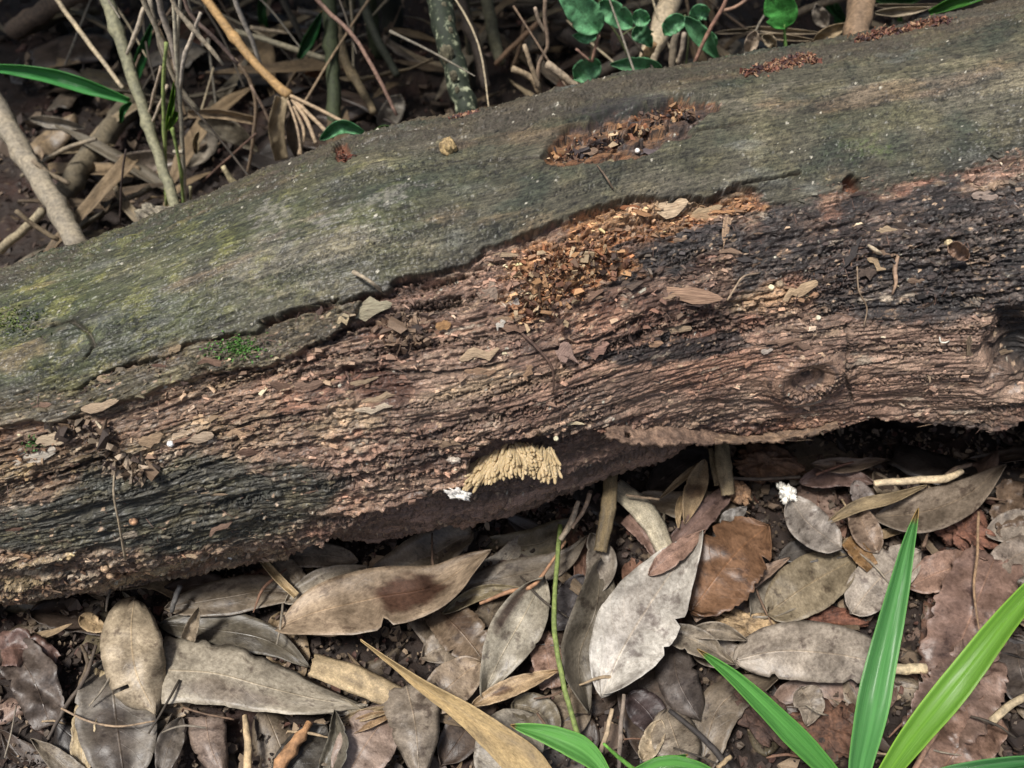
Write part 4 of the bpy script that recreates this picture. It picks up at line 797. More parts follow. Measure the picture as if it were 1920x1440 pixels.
def straw(x, y, lr_, tl, zr):
    cn, cc = rnd.choice([('pale straw', (.46, .37, .24)), ('tan', (.34, .25, .15)), ('dull brown', (.19, .14, .09)), ('greyish', (.30, .26, .19))]); L_ = rnd.uniform(*lr_)
    z_ = proj(np.array([x, y, 0.])); b = min(MARKS, key=lambda q_: (q_[0]-z_[0])**2+(q_[1]-z_[1])**2); dx_, dy_ = z_[0]-b[0], z_[1]-b[1]
    w_ = ('right of' if dx_ > 0 else 'left of') if abs(dx_) > abs(dy_) else ('below' if dy_ > 0 else 'above'); ln_ = 'short' if L_ < .08 else 'long'
    lb_ = f'{ln_} {cn} dead bamboo leaf just {w_} the {b[2]}'
    if lb_ in USED: return False
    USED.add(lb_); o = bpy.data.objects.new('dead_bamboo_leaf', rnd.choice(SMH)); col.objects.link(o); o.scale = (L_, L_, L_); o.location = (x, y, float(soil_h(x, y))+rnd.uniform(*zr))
    o.rotation_euler = (rnd.uniform(-tl, tl), rnd.uniform(-tl, tl), rnd.uniform(0, 6.28)); f = rnd.uniform(.8, 1.2)*(.72 if y > .4 else 1.); o.color = (*[c*f for c in cc], 1); tag(o, lb_, 'bamboo leaf', 'dead bamboo leaves in the litter'); return True  # straws behind the log are dimmed: shade put into their colour
for k in range(120):
    for _t in range(8):
        y = rnd.uniform(.46, .95); x = rnd.uniform(-.42, .42)*(y/.7)
        if y < ci(np.array([x]), YC)[0]+.8*ci(np.array([x]), RR)[0]: y += .1
        if straw(x, y, (.05, .13), .45, (.01, .035)): break
for k in range(26):
    for _t in range(8):
        x = rnd.uniform(-.28, .28); y = rnd.uniform(.13, .30)
        if y < logfront(x)-.004 and straw(x, y, (.02, .05), .12, (.006, .011)): break
# torn fragments and crumbs, too many to count
def scatter(name, label, n, area, size, zoff, cols_, aspect=(.3, 1.), seed=5, mat=None, tilt=.5):
    r_ = np.random.default_rng(seed); X = r_.uniform(area[0], area[1], n); Y = area[2]+(area[3]-area[2])*r_.random(n)
    ln = size[0]*(size[1]/size[0])**r_.random(n); asp = r_.uniform(*aspect, n); az = r_.uniform(0, 2*np.pi, n)
    k = 6; ph = np.arange(k)*2*np.pi/k; rad = r_.uniform(.55, 1.1, (n, k)); lx = np.cos(ph)[None]*rad*ln[:, None]/2; ly = np.sin(ph)[None]*rad*ln[:, None]*asp[:, None]/2
    tx = r_.normal(0, tilt, n)[:, None]; ty = r_.normal(0, tilt, n)[:, None]; bend = r_.uniform(-.25, .25, n)[:, None]*ln[:, None]*np.cos(ph*2)[None]
    gx_ = X[:, None]+lx*np.cos(az)[:, None]-ly*np.sin(az)[:, None]; gy_ = Y[:, None]+lx*np.sin(az)[:, None]+ly*np.cos(az)[:, None]
    z0 = soil_h(X, Y)+r_.uniform(*zoff, n); gz_ = z0[:, None]+lx*tx+ly*ty+bend
    th_ = (.08*ln+.0002)[:, None]
    top = np.stack([gx_, gy_, gz_+th_], -1); bot = np.stack([gx_, gy_, gz_-th_*.5], -1); V = np.concatenate([top, bot], 1).reshape(-1, 3)
    b = (np.arange(n)*2*k)[:, None, None]; q1_ = np.array([[0, 1, 2, 5], [5, 2, 3, 4]]); q2_ = q1_[:, ::-1]+k
    q3_ = np.array([[(j+1) % k, j, j+k, (j+1) % k+k] for j in range(k)]); Q = (np.concatenate([q1_, q2_, q3_])[None]+b).reshape(-1, 4)
    C_ = np.array(cols_)[r_.integers(0, len(cols_), n)]*r_.uniform(.6, 1.4, n)[:, None]; C_ = np.repeat(C_, 2*k, 0)
    o = link(name, npmesh(name, V, Q, C_, False), mat or M_CRUMB); return tag(o, label, kind='stuff')
m = N('crumb_material'); at = m.attr('tint'); tc = m.n('TexCoord'); nz = m.noise(tc.outputs['Object'], 1500, 4, .7)
m.l(m.mix(1.0, at.outputs['Color'], m.mix(nz, (.4, .4, .4), (1.6, 1.6, 1.6)), 'MULTIPLY'), m.b.inputs['Base Color']); m.b.inputs['Roughness'].default_value = .7; M_CRUMB = m.m
cl1 = [(.12, .085, .06), (.07, .045, .034), (.035, .025, .02), (.03, .022, .018), (.085, .04, .028), (.15, .11, .075), (.26, .19, .125), (.08, .06, .044), (.05, .036, .028)]
scatter('leaf_fragments', 'torn leaf scraps and bark bits scattered in front of the log', 1500, (-.33, .33, .12, .34), (.004, .013), (.001, .006), cl1, seed=5, tilt=.25)
scatter('soil_crumbs', 'fine crumbs of rotten wood and soil in front of the log', 16000, (-.33, .33, .12, .34), (.0010, .0042), (.001, .007), cl1, (.5, 1), seed=6, tilt=.6)
scatter('leaf_fragments', 'torn leaf scraps and bark bits scattered behind the log', 1800, (-.75, .75, .42, 1.15), (.006, .02), (.002, .010), cl1, seed=7, tilt=.4)
scatter('soil_crumbs', 'fine crumbs of soil behind the log', 6000, (-.7, .7, .42, 1.0), (.002, .007), (.001, .008), cl1, (.5, 1), seed=8, tilt=.6)

# ------------------------------------------------------------------ on the log: flakes, slime mould, small finds
m = N('flake_material'); tc = m.n('TexCoord'); oi = m.n('ObjectInfo'); ad = m.n('VectorMath', operation='ADD'); m.l(m.scale(tc.outputs['Object'], 2.5, 13, 3), ad.inputs[0]); cc_ = m.n('CombineXYZ'); m.l(m.math('MULTIPLY', oi.outputs['Random'], 50.), cc_.inputs[0]); m.l(cc_.outputs[0], ad.inputs[1])
nz = m.noise(ad.outputs[0], 1.4, 5, .7); m.l(m.mix(1.0, m.mix(m.mapr(nz, .3, .7, 0, 1), (.35, .30, .28), (1.45, 1.4, 1.35)), oi.outputs['Color'], 'MULTIPLY'), m.b.inputs['Base Color']); m.b.inputs['Roughness'].default_value = .8; m.bump(nz, .8, .0008); M_FLAKE = m.m
def flake_mesh(k, name='wood_flake'):
    r_ = np.random.default_rng(300+k); n = 6; xs_ = np.linspace(-.5, .5, n)+r_.normal(0, .02, n); w = .5*np.array([.5, .85, 1, .95, .8, .4])*r_.uniform(.7, 1.2, n); cy_ = r_.normal(0, .13, n)
    z = .10*r_.uniform(-1, 1)*np.cos(xs_*3)+r_.normal(0, .015, n); V = []
    for a, b, c in zip(xs_, w, z):
        y0_ = float(np.interp(a, xs_, cy_)); a = a*.9; V += [(a+r_.normal(0, .02), y0_-b, c-.04), (a*1.18+r_.normal(0, .03), y0_, c+.10*r_.uniform(.5, 1.5)), (a+r_.normal(0, .02), y0_+b, c-.03), (a, 0, c-.10)]
    Q = gridq(n, 4, wrap=True).tolist()+[[0, 1, 2, 3], [n*4-1, n*4-2, n*4-3, n*4-4]]
    me = bpy.data.meshes.new(name); me.from_pydata(V, [], Q); me.materials.append(M_FLAKE); return me
FLK = [flake_mesh(k) for k in range(12)]
idx = {}
def place_on_log(i, j, me, name, L_, W_, H_, rot, tiltx, tilty, color, lift=.3):
    n = np.array([0, -math.cos(th[j]), math.sin(th[j])]); ex = np.array([1., 0, 0]); ey = np.cross(n, ex)
    M_ = Matrix((ex, ey, n)).transposed(); R_ = M_ @ Matrix.Rotation(rot, 3, 'Z') @ Matrix.Rotation(tilty, 3, 'Y') @ Matrix.Rotation(tiltx, 3, 'X')
    o = bpy.data.objects.new(name, me); col.objects.link(o)
    o.matrix_world = Matrix.Translation(Vector(P[i, j].astype(float)+n*H_*lift)) @ R_.to_4x4() @ Matrix.Diagonal((L_, W_, H_, 1))
    o.parent = LOG; o.color = (*color, 1); return o
low = (1-up_)*(1-rec); vis_t = (TH > math.radians(-42)) & (TH < math.radians(130)); inx = np.abs(S) < .275
Wt = (low*vis_t*inx*(1-.65*smo)*(1-.75*oliv)*(1-hend)+.0*up_)*(1+2.5*orr)*(.25+sst(-.1, .5, fbm(S*25, T*60, 301, 2)))
Wt = Wt*(np.cos(np.abs(TH-math.radians(45)))>.15); cw = np.cumsum(Wt.ravel().astype(np.float64)); cw /= cw[-1]
WC = [(.32, .23, .155), (.24, .155, .11), (.15, .09, .065), (.40, .31, .21), (.09, .06, .05), (.28, .19, .14)]
def pick(r_): 
    q = int(np.searchsorted(cw, r_.random())); return divmod(q, len(th))
r_ = np.random.default_rng(77)
for k in range(290):
    i, j = pick(r_); L_ = .004+.012*r_.random()**2; W_ = L_*r_.uniform(.12, .34)
    c = np.array(WC[r_.integers(6)])
    if orr[i, j] > .4: c = np.array([(.46, .26, .13), (.30, .13, .06), (.5, .36, .22)][r_.integers(3)])
    elif dark[i, j] > .5: c = np.array([(.05, .045, .045), (.10, .075, .06), (.24, .17, .12)][r_.integers(3)])
    place_on_log(i, j, FLK[r_.integers(12)], 'wood_flake', L_, W_, W_*.55, r_.normal(0, .22) if r_.random() < .8 else r_.uniform(0, 3.1), r_.normal(0, .35), r_.normal(0, .16), c*r_.uniform(.7, 1.25), .35)
# a few picked flakes
for (px, py, Lp, Wp, rot, cc) in [(1285, 553, 150, 26, .03, (.36, .24, .165)), (1500, 545, 70, 20, .5, (.48, .36, .23)), (1290, 520, 40, 10, 0, (.2, .13, .1)), (1362, 425, 16, 42, 0, (.38, .27, .18)), (1072, 803, 48, 8, -.08, (.7, .62, .42)), (1260, 385, 60, 34, .3, (.48, .38, .26)), (1330, 388, 60, 16, .4, (.42, .32, .2)), (1180, 425, 34, 34, .4, (.40, .29, .2)), (1085, 428, 22, 20, .2, (.55, .44, .33)),
        (690, 575, 80, 26, .3, (.33, .31, .22)), (645, 602, 22, 20, .3, (.5, .42, .27)), (700, 770, 70, 14, .25, (.6, .52, .4)), (95, 825, 60, 22, .3, (.46, .38, .27)), (60, 860, 90, 28, .35, (.45, .42, .36)), (360, 825, 80, 22, .15, (.42, .34, .25)), (280, 825, 46, 18, .3, (.34, .25, .16)), (450, 815, 56, 20, .3, (.44, .31, .2)), (190, 760, 70, 18, .3, (.42, .33, .23)), (330, 655, 26, 12, .6, (.32, .25, .16)),
        (960, 565, 30, 24, .9, (.5, .47, .42)), (938, 608, 22, 14, .6, (.6, .58, .52)), (1070, 515, 34, 26, .6, (.52, .33, .17)), (1010, 530, 40, 20, .9, (.42, .25, .13)), (1110, 500, 40, 22, -.3, (.4, .24, .13)), (830, 610, 30, 26, .4, (.34, .2, .09)), (820, 620, 36, 16, -.1, (.22, .13, .09)), (915, 545, 40, 40, .7, (.24, .19, .15)), (1120, 655, 44, 34, .2, (.30, .19, .15)), (1060, 660, 34, 34, 1.1, (.27, .19, .16)), (1440, 660, 22, 10, .2, (.5, .45, .4)),
        (1225, 645, 40, 14, .1, (.4, .26, .17)), (900, 700, 60, 12, .1, (.3, .2, .13)), (990, 700, 30, 16, 1.0, (.33, .22, .14)), (1660, 430, 46, 10, 0, (.42, .33, .22)), (1645, 495, 40, 12, -.5, (.42, .32, .2)), (1600, 480, 14, 30, .1, (.28, .18, .12)), (1850, 365, 50, 16, .1, (.33, .27, .23)), (1050, 268, 30, 22, .2, (.4, .22, .1)), (1105, 268, 36, 26, .1, (.24, .17, .12)), (1142, 285, 24, 34, .1, (.24, .21, .13)), (1155, 230, 22, 40, .4, (.22, .19, .14)), (1260, 205, 30, 26, .6, (.5, .33, .18)), (1225, 262, 50, 16, .1, (.13, .11, .12)), (1290, 215, 40, 18, .7, (.28, .24, .17)), (1200, 240, 24, 20, .4, (.4, .24, .11))]:
    s_, t_ = onlog(px, py); i = int(np.argmin(np.abs(xo-s_))); j = int(np.argmin(np.abs(th-t_/.1))); sc_ = ((P[i, j]-CAMP)@FW)/FPX
    place_on_log(i, j, FLK[LSEED[0] % 12], 'wood_flake', Lp*sc_, min(Wp, .55*Lp if Lp > Wp else Wp)*sc_*1.2, min(Lp, Wp)*sc_*.5, rot-.1, r_.normal(0, .1), r_.normal(0, .05), cc, .4); LSEED[0] += 1
# crumbs and short fibres on the rot, too many to count
n = 10000; r_ = np.random.default_rng(78); q = np.searchsorted(cw, r_.random(n)); ii, jj = np.divmod(q, len(th))
bp = P[ii, jj].astype(float); nn_ = np.stack([0*ii, -np.cos(th[jj]), np.sin(th[jj])], 1); ex = np.tile([1., 0, 0], (n, 1)); ey = np.cross(nn_, ex)
ln = .0008+.0034*r_.random(n)**2.5; wd = ln*r_.uniform(.22, .7, n); an = r_.normal(0, .5, n); fib_ = r_.random(n) < .22; ln[fib_] *= 1.8; wd[fib_] = .00035; an[fib_] = r_.uniform(-2, 2, fib_.sum())
a1 = np.cos(an)[:, None]*ex+np.sin(an)[:, None]*ey; a2 = np.cross(nn_, a1); a1 = a1+nn_*r_.normal(0, .3, n)[:, None]
sg = np.array([(-1, -.7), (1, -.5), (.8, .7), (-.7, .9)]); V = []
for h_, f_ in ((-.1, 1.), (.35, .75)):
    V.append(bp[:, None]+(a1[:, None]*(sg[None, :, :1]*f_+r_.normal(0, .15, (n, 4, 1)))*ln[:, None, None]/2)+(a2[:, None]*sg[None, :, 1:]*f_*wd[:, None, None]/2)+nn_[:, None]*(h_*wd)[:, None, None])
V = np.concatenate(V, 1).reshape(-1, 3); qf = np.array([[4, 5, 6, 7], [0, 1, 5, 4], [1, 2, 6, 5], [2, 3, 7, 6], [3, 0, 4, 7]]); Q = (qf[None]+(np.arange(n)*8)[:, None, None]).reshape(-1, 4)
cb = Cc[ii, jj]*r_.uniform(.5, 2.2, n)[:, None]+np.where(r_.random(n) < .05, .09, .0)[:, None]*np.array([1, .78, .55]); cb[fib_] = np.array([.10, .06, .045])*r_.uniform(.5, 2, fib_.sum())[:, None]
o = link('wood_crumbs', npmesh('wood_crumbs', V, Q, np.repeat(np.clip(cb, .01, .7), 8, 0), False), M_CRUMB, LOG); o['kind'] = 'stuff'
# frass heaps on the back edge
def heap(pts, n, rad, cs, seed, nm='rot_crumbs', smax=.0030):
    r_ = np.random.default_rng(seed); B_ = np.array([surf(*pts[r_.integers(len(pts))])[0] for _ in range(n)]); B_ = B_+r_.normal(0, 1, (n, 3))*rad*np.array([1, .6, .35])
    B_[:, 2] = np.maximum(B_[:, 2], -1); s_ = .0005+smax*r_.random(n)**3.2; D = r_.normal(0, 1, (n, 8, 3)); cube = np.array([(x, y, z) for z in (-1, 1) for x, y in ((-1, -1), (1, -1), (1, 1), (-1, 1))], float)
    A_ = r_.normal(0, 1, (n, 3, 3)); A_ = np.linalg.qr(A_)[0]; sc3 = np.stack([np.ones(n), r_.uniform(.3, .8, n), r_.uniform(.12, .4, n)], 1)
    V = (B_[:, None]+np.einsum('nkj,nji->nki', (cube[None]+D*.38)*sc3[:, None], A_)*s_[:, None, None]*.8).reshape(-1, 3); qf = np.array([[4, 5, 6, 7], [0, 1, 5, 4], [1, 2, 6, 5], [2, 3, 7, 6], [3, 0, 4, 7], [3, 2, 1, 0]])
    Q = (qf[None]+(np.arange(n)*8)[:, None, None]).reshape(-1, 4); C_ = np.array(cs)[r_.integers(0, len(cs), n)]*r_.uniform(.5, 1.4, n)[:, None]
    o = link(nm, npmesh(nm, V, Q, np.repeat(C_, 8, 0), False), M_CRUMB, LOG); o['kind'] = 'stuff'; return o
rc = [(.13, .05, .035), (.20, .09, .05), (.06, .03, .03), (.28, .17, .10)]
heap([(1410+k*12, 142-k*3-(k % 3)*3) for k in range(10)], 1300, .0024, rc, 1, smax=.0012)
heap([(1620+k*14, 78-k*3) for k in range(12)], 1600, .0026, rc, 2, smax=.0012)
heap([(860+k*8, 222-k*1.5) for k in range(6)], 300, .0014, rc, 3, smax=.001)
heap([(630, 285), (640, 272), (655, 300)], 200, .0014, [(.13, .035, .02), (.08, .035, .024)], 4, smax=.001)
oc = [(.34, .19, .09), (.24, .10, .045), (.42, .31, .19), (.13, .06, .035), (.07, .04, .028), (.17, .10, .06)]
heap([(1000, 500), (1040, 480), (1080, 510), (1020, 545), (990, 580), (1100, 470), (970, 560), (1060, 540), (1130, 500)], 1500, .0060, oc, 5, smax=.0018)
heap([(1110, 250), (1150, 240), (1200, 225), (1240, 205), (1060, 275), (1280, 195), (1090, 262)], 480, .0034, oc+[(.04, .03, .03)]*3, 6, smax=.0022)
heap([(760, 600), (770, 620), (755, 640), (740, 610)], 500, .004, [(.12, .075, .05), (.07, .045, .035), (.22, .15, .1)], 7)
heap([(190, 815), (230, 870), (250, 885), (130, 800)], 400, .004, [(.12, .08, .05), (.30, .23, .16), (.07, .05, .04)], 8)
# loose bark shelf with a hole, on the lip
def shelf(pts, w, dz, color, seed, hole=None, y0=0):
    nu, nv = 60, 13; P_ = [tuple(p)+(0,) for p in pts]; px, py, t, v, sp_ = outline(P_, w, 'torn', nu, nv, .22, 0, seed)
    b = np.array([surf(a, c)[0] for a, c in pts]); dp = np.interp(t, np.linspace(0, 1, len(pts)), (b-CAMP)@FW)-.004
    d = dp[:, None]+.003-.0045*v[None]+.0015*fbm(t[:, None]*24, v[None]*5+0*t[:, None], seed+3, 3)+.002*fbm(t[:, None]*9, v[None]*2+0*t[:, None], seed, 3)
    R_ = ray(px, py); top = CAMP+R_*d[..., None]; T2, V2 = np.meshgrid(t, v, indexing='ij')
    luv = np.stack([T2*6, V2, 0*px], -1); Vv, Qq, ex = sheet(top, luv, hole=hole(T2, V2) if hole else None, thick=.0016)
    o = link('bark_shelf', npmesh('bark_shelf', Vv, Qq, None, True, ex), M_CHIP, LOG); o.color = (*color, 1); return o
shelf([(1140, 806), (1200, 812), (1270, 812), (1350, 818)], 40, 0, (.20, .135, .10), 801, lambda t, v: np.hypot((t-.17)/.035, (v-.25)/.3) < 1)
shelf([(1340, 818), (1420, 815), (1500, 806), (1570, 790)], 26, 0, (.19, .13, .09), 802)

# ---- the slime mould
SM = bpy.data.objects.new('slime_mould', None); col.objects.link(SM)
tag(SM, 'dense tan-yellow tuft of finger-like slime mould hanging under the log lip', 'slime mould')
m = N('slime_mould_material'); tc = m.n('TexCoord'); oi = m.n('ObjectInfo'); nz = m.noise(tc.outputs['Object'], 9, 4, .7)
c = m.mix(m.mapr(oi.outputs['Random'], 0, 1, 0, 1), (.42, .315, .17), (.58, .45, .27)); m.l(m.mix(1.0, c, m.mix(m.mapr(nz, .3, .7, 0, 1), (.8, .8, .8), (1.12, 1.12, 1.12)), 'MULTIPLY'), m.b.inputs['Base Color'])
m.b.inputs['Roughness'].default_value = .85; m.b.inputs['Subsurface Weight'].default_value = .25; m.b.inputs['Subsurface Radius'].default_value = (.002, .0014, .0007); m.b.inputs['Subsurface Scale'].default_value = .5; m.bump(nz, .6, .0005); M_SM = m.m
SPM = []
for k in range(10):
    r_ = np.random.default_rng(500+k); t = np.r_[np.linspace(0, .9, 8), .96, 1.0]; rad = np.r_[np.linspace(.5, 1, 4), np.linspace(1, .95, 4), .7, .25]*.085
    bx_ = r_.normal(0, .10)*t**2+.02*np.sin(t*7+k); by_ = r_.normal(0, .10)*t**2
    me = tube_mesh('sporangium', np.stack([bx_, by_, t], 1), rad, 9, .22, 30+k); me.materials.append(M_SM); SPM.append(me)
topx = [878, 895, 921, 947, 966, 989, 1013, 1035, 1043]; topy = [866, 853, 840, 826, 823, 827, 832, 835, 848]
r_ = np.random.default_rng(9); sb = surf(960, 850)[0]; SM.location = Vector(sb)
def ondep(px, py, d): return CAMP+ray(px, py)*d
XV = []; XF = []
for k in range(400):
    bx_ = r_.uniform(887, 1042); f = r_.random()**.8; by_ = np.interp(bx_, topx, topy)+2+f*34
    if bx_ < 905: by_ = min(by_, 880)
    cc_ = 955 if bx_ < 992 else 1022; dx = (bx_-cc_)*.34+r_.normal(0, 4.5); dy = r_.uniform(16, 40)*(1.1 if abs(bx_-992) > 12 else .75)
    if bx_ > 1030: dx -= 2
    d0 = (surf(960, 852)[0]-CAMP)@FW-.0015-.0065*f+abs(bx_-962)*.00004
    A_ = ondep(bx_, by_, d0+.002); B_ = ondep(bx_+dx, by_+dy, d0-.0025-.002*r_.random()); v_ = Vector(B_-A_); L_ = v_.length
    if k >= 292:
        me_ = SPM[r_.integers(10)]; wq = 6.7*d0/FPX/.17; M4 = Matrix.Translation(Vector(A_)) @ v_.to_track_quat('Z', 'Y').to_matrix().to_4x4() @ Matrix.Diagonal((wq, wq, L_, 1)); off_ = len(XV); XV.extend([M4 @ v.co for v in me_.vertices]); XF.extend([[i_+off_ for i_ in p_.vertices] for p_ in me_.polygons]); continue
    o = bpy.data.objects.new('sporangium', SPM[r_.integers(10)]); col.objects.link(o); wq = 6.7*d0/FPX/.17
    o.matrix_world = Matrix.Translation(Vector(A_)) @ v_.to_track_quat('Z', 'Y').to_matrix().to_4x4() @ Matrix.Rotation(r_.uniform(0, 6.28), 4, 'Z') @ Matrix.Diagonal((wq, wq, L_, 1))
    o.parent = SM; o.matrix_parent_inverse = Matrix.Translation(-SM.location)
me_ = bpy.data.meshes.new('sporangia'); me_.from_pydata([tuple(v) for v in XV], [], XF); me_.shade_smooth(); o = link('sporangia', me_, M_SM, SM); o.matrix_parent_inverse = Matrix.Translation(-SM.location); o['kind'] = 'stuff'
d0 = (surf(960, 852)[0]-CAMP)@FW
for (x_, y_, r0, sq_) in ((925, 864, 22, (1.3, .3, .4)), (966, 850, 24, (1.0, .3, .4)), (1016, 856, 20, (1.05, .3, .4))):
    o = lump('spore_mat', None, None, 0, 0, 0, r0, (1, 1, 1), M_SM, sq_, .35, int(x_), at=ondep(x_, y_, d0+.002), parent=SM); o.matrix_parent_inverse = Matrix.Translation(-SM.location)
lump('fungus_crust', 'white crust of fungus on the log lip left of the slime mould', 'fungus', 0, 0, 0, 12, (.9, .9, .88), M_CHIP, (1.6, .5, .8), 1.5, 61, at=surf(862, 918)[0]+np.array([0, -.004, 0]), n=22).rotation_euler = (0, .35, 0)
lump('fungus_crust', 'pale crust patch above the white crust left of the slime mould', 'fungus', 0, 0, 0, 9, (.62, .55, .48), M_CHIP, (1.5, .6, .8), 1., 62, at=surf(848, 876)[0])
lump('husk', 'small round tan husk stuck on the mossy upper side of the log', 'husk', 0, 0, 0, 15, (.36, .27, .14), M_CHIP, (1, 1, 1), .55, 63, at=surf(841, 284)[0]+np.array([0, 0, .002]), n=22)
for (x_, y_, r0, c_, lb) in ((315, 837, 7, (.85, .87, .9), 'glossy white seed on the rotten wood near the left'), (1450, 540, 6, (.9, .85, .6), 'round cream seed on the brown wood'), (1466, 533, 8, (.36, .28, .2), 'round brown seed touching the cream one'), (1782, 455, 8, (.62, .52, .33), 'cream bead beside the curled brown leaf on the dark wood'), (247, 984, 8, (.55, .33, .2), 'pinkish oval grain on the dark olive wood'),
        (1043, 827, 5, (.7, .68, .5), 'tiny white bead right of the slime mould'), (1198, 266, 5, (.95, .95, .95), 'shiny white grain in the rot pocket'), (1536, 598, 5, (.8, .75, .6), 'pale grain near the vertical crack'), (196, 1072, 8, (.5, .36, .24), 'tan crumb on the lower ledge, upper of two'), (205, 1085, 8, (.42, .3, .2), 'tan crumb on the lower ledge, lower of two')):
    lump('seed', lb, 'seed', 0, 0, 0, r0, c_, M_CHIP, (1, 1, 1), .2, int(x_), at=surf(x_, y_)[0]+surf(x_, y_)[1]*.0008, n=10)
def stwig(label, pts, w, color, lift=4., **kw):
    d = [((surf(*p)[0]-CAMP)@FW) for p in pts]; sp_ = spline([tuple(p)+(dd, (w if not hasattr(w, '__len__') else w[k])) for k, (p, dd) in enumerate(zip(pts, d))], 16)
    W_ = CAMP+ray(sp_[:, 0], sp_[:, 1])*(sp_[:, 2]-lift*.001*np.sin(np.pi*np.linspace(.12, .9, 16)))[:, None]; r0 = sp_[:, 3]/2*sp_[:, 2]/FPX; LSEED[0] += 1
    o = link('thin_twig', tube_mesh('thin_twig', W_-W_.mean(0), r0, 6, .3, LSEED[0]), M_TWIG, None, Vector(W_.mean(0))); o.color = (*(COLS[color] if isinstance(color, str) else color), 1); return tag(o, label, 'twig')
stwig('hair-thin pale twig hanging down the lower left face of the log', [(214, 890), (213, 925), (222, 975), (235, 1048)], [4, 4, 4, 5], (.33, .27, .19))
stwig('fine curved twig on the brown wood right of centre', [(1364, 563), (1378, 540), (1392, 520), (1424, 512)], [4, 4, 4, 3], (.36, .27, .19))
stwig('thin rootlet crossing the dark wood at right', [(1607, 500), (1612, 550), (1625, 575), (1620, 612)], 3, (.26, .19, .13))
stwig('knobbly brown rootlet on the dark wood at right', [(1684, 478), (1678, 510), (1680, 530), (1673, 552)], [6, 9, 7, 4], (.34, .23, .16))
stwig('dry bent stalk sticking out at the skin edge left of centre', [(663, 510), (690, 525), (722, 550)], [9, 7, 8], (.36, .30, .22), 7)
stwig('dark root fibre winding down the middle of the log', [(970, 618), (1005, 650), (1035, 690), (1038, 740)], [6, 6, 5, 3], (.10, .06, .045))
stwig('thin fibre below the rot pocket', [(1120, 310), (1135, 330), (1150, 355)], [3, 4, 3], (.14, .10, .07))
stwig('pale bone-like splinter on the dark wood', [(1628, 460), (1640, 468), (1652, 476)], [5, 8, 6], (.55, .45, .32))
stwig('small pale splinter at the left on the rotten wood', [(180, 790), (190, 802), (200, 808)], [4, 6, 4], (.5, .42, .3))
stwig('tiny pale root curl near the right end', [(1762, 632), (1764, 641), (1774, 642), (1782, 637)], 3, (.7, .68, .6), 2)
# small leaf on the dark wood
d_ = (surf(1798, 470)[0]-CAMP)@FW; yy = float((CAMP+ray(1798, 470)*d_)[1])
LF('small curled brown leaf on the dark wood at the upper right', [(1778, 462), (1796, 470), (1815, 486)], 32, 3, (.24, .155, .11), 'oval', 2, 2, 0, 1, ydep=yy)
# moss tuft
def moss(px0, rad, n, c_, seed, label):
    r_ = np.random.default_rng(seed); V = []; Q = []; C_ = []
    for k in range(n):
        a, b = px0[0]+r_.normal(0, rad[0]), px0[1]+r_.normal(0, rad[1]); s0, nn = surf(a, b); hh = r_.uniform(.0008, .0024); d = nn*.6+r_.normal(0, .6, 3); d /= np.linalg.norm(d)
        sd_ = np.cross(d, [0, .3, 1.]); sd_ /= np.linalg.norm(sd_)+1e-9; w = .0003
        i0 = len(V); V += [s0-sd_*w, s0+sd_*w, s0+d*hh*.6+sd_*w*1.2, s0+d*hh*.6-sd_*w*1.2, s0+d*hh]; Q += [(i0, i0+1, i0+2, i0+3), (i0+3, i0+2, i0+4, i0+4)]
        C_ += [np.array(c_)*r_.uniform(.6, 1.5)]*5
    o = link('moss', npmesh('moss', np.array(V), np.array(Q)[::2], np.array(C_), False), M_CRUMB); return tag(o, label, kind='stuff')
moss((446, 650), (26, 11), 420, (.06, .16, .025), 3, 'bright green moss tuft on the log under the skin edge')
moss((24, 604), (34, 13), 300, (.10, .14, .03), 4, 'yellow-green moss fringe at the left end of the log')
moss((58, 832), (9, 6), 120, (.05, .13, .03), 5, 'dark green moss speck on the rotten wood at left')

# ------------------------------------------------------------------ behind the log
def bt(label, pts, w, y, c, **kw): return twig(label, pts, w, y, c, mode='y', **kw)
bt('thick pale broken branch with mossy top, leaning at the left edge', [(-40, 130), (8, 225), (58, 312), (105, 385), (146, 462)], [34, 38, 40, 40, 38], [.62, .58, .54, .50, .46], (.27, .235, .18), name='branch', cat='branch', rough=.35, seg=12)
bt('rough brown branch crossing behind the pale leaning branch', [(262, 170), (215, 232), (165, 300), (118, 368)], [36, 38, 40, 36], [.72, .66, .60, .55], (.15, .125, .085), name='branch', cat='branch', rough=.7, seg=12)
bt('slim grey-green sapling stem leaning left in front of the grass', [(150, -120), (200, 0), (242, 125), (285, 255), (332, 398)], [26, 25, 22, 20, 20], [.60, .57, .54, .51, .47], (.22, .215, .14), name='sapling_stem', cat='stem', rough=.12, seg=10, nodes=3)
bt('long thin straw-coloured stalk falling to the sapling stem', [(60, -70), (107, 0), (170, 85), (230, 165)], [9, 9, 9, 8], [.66, .63, .58, .55], (.42, .35, .24), name='straw_stalk', cat='straw', rough=.1)
bt('short pale stalk joining the sapling stem from the right', [(270, 15), (255, 60), (238, 102)], [8, 9, 6], [.54, .54, .54], (.50, .43, .34), name='straw_stalk', cat='straw', rough=.2)
dg = bpy.data.objects.new('dry_bamboo_grass', None); col.objects.link(dg); dg.location = Vector(ony(345, 400, .50)); tag(dg, 'bundle of dry grey and green grass stalks standing right of the sapling stem', 'grass')
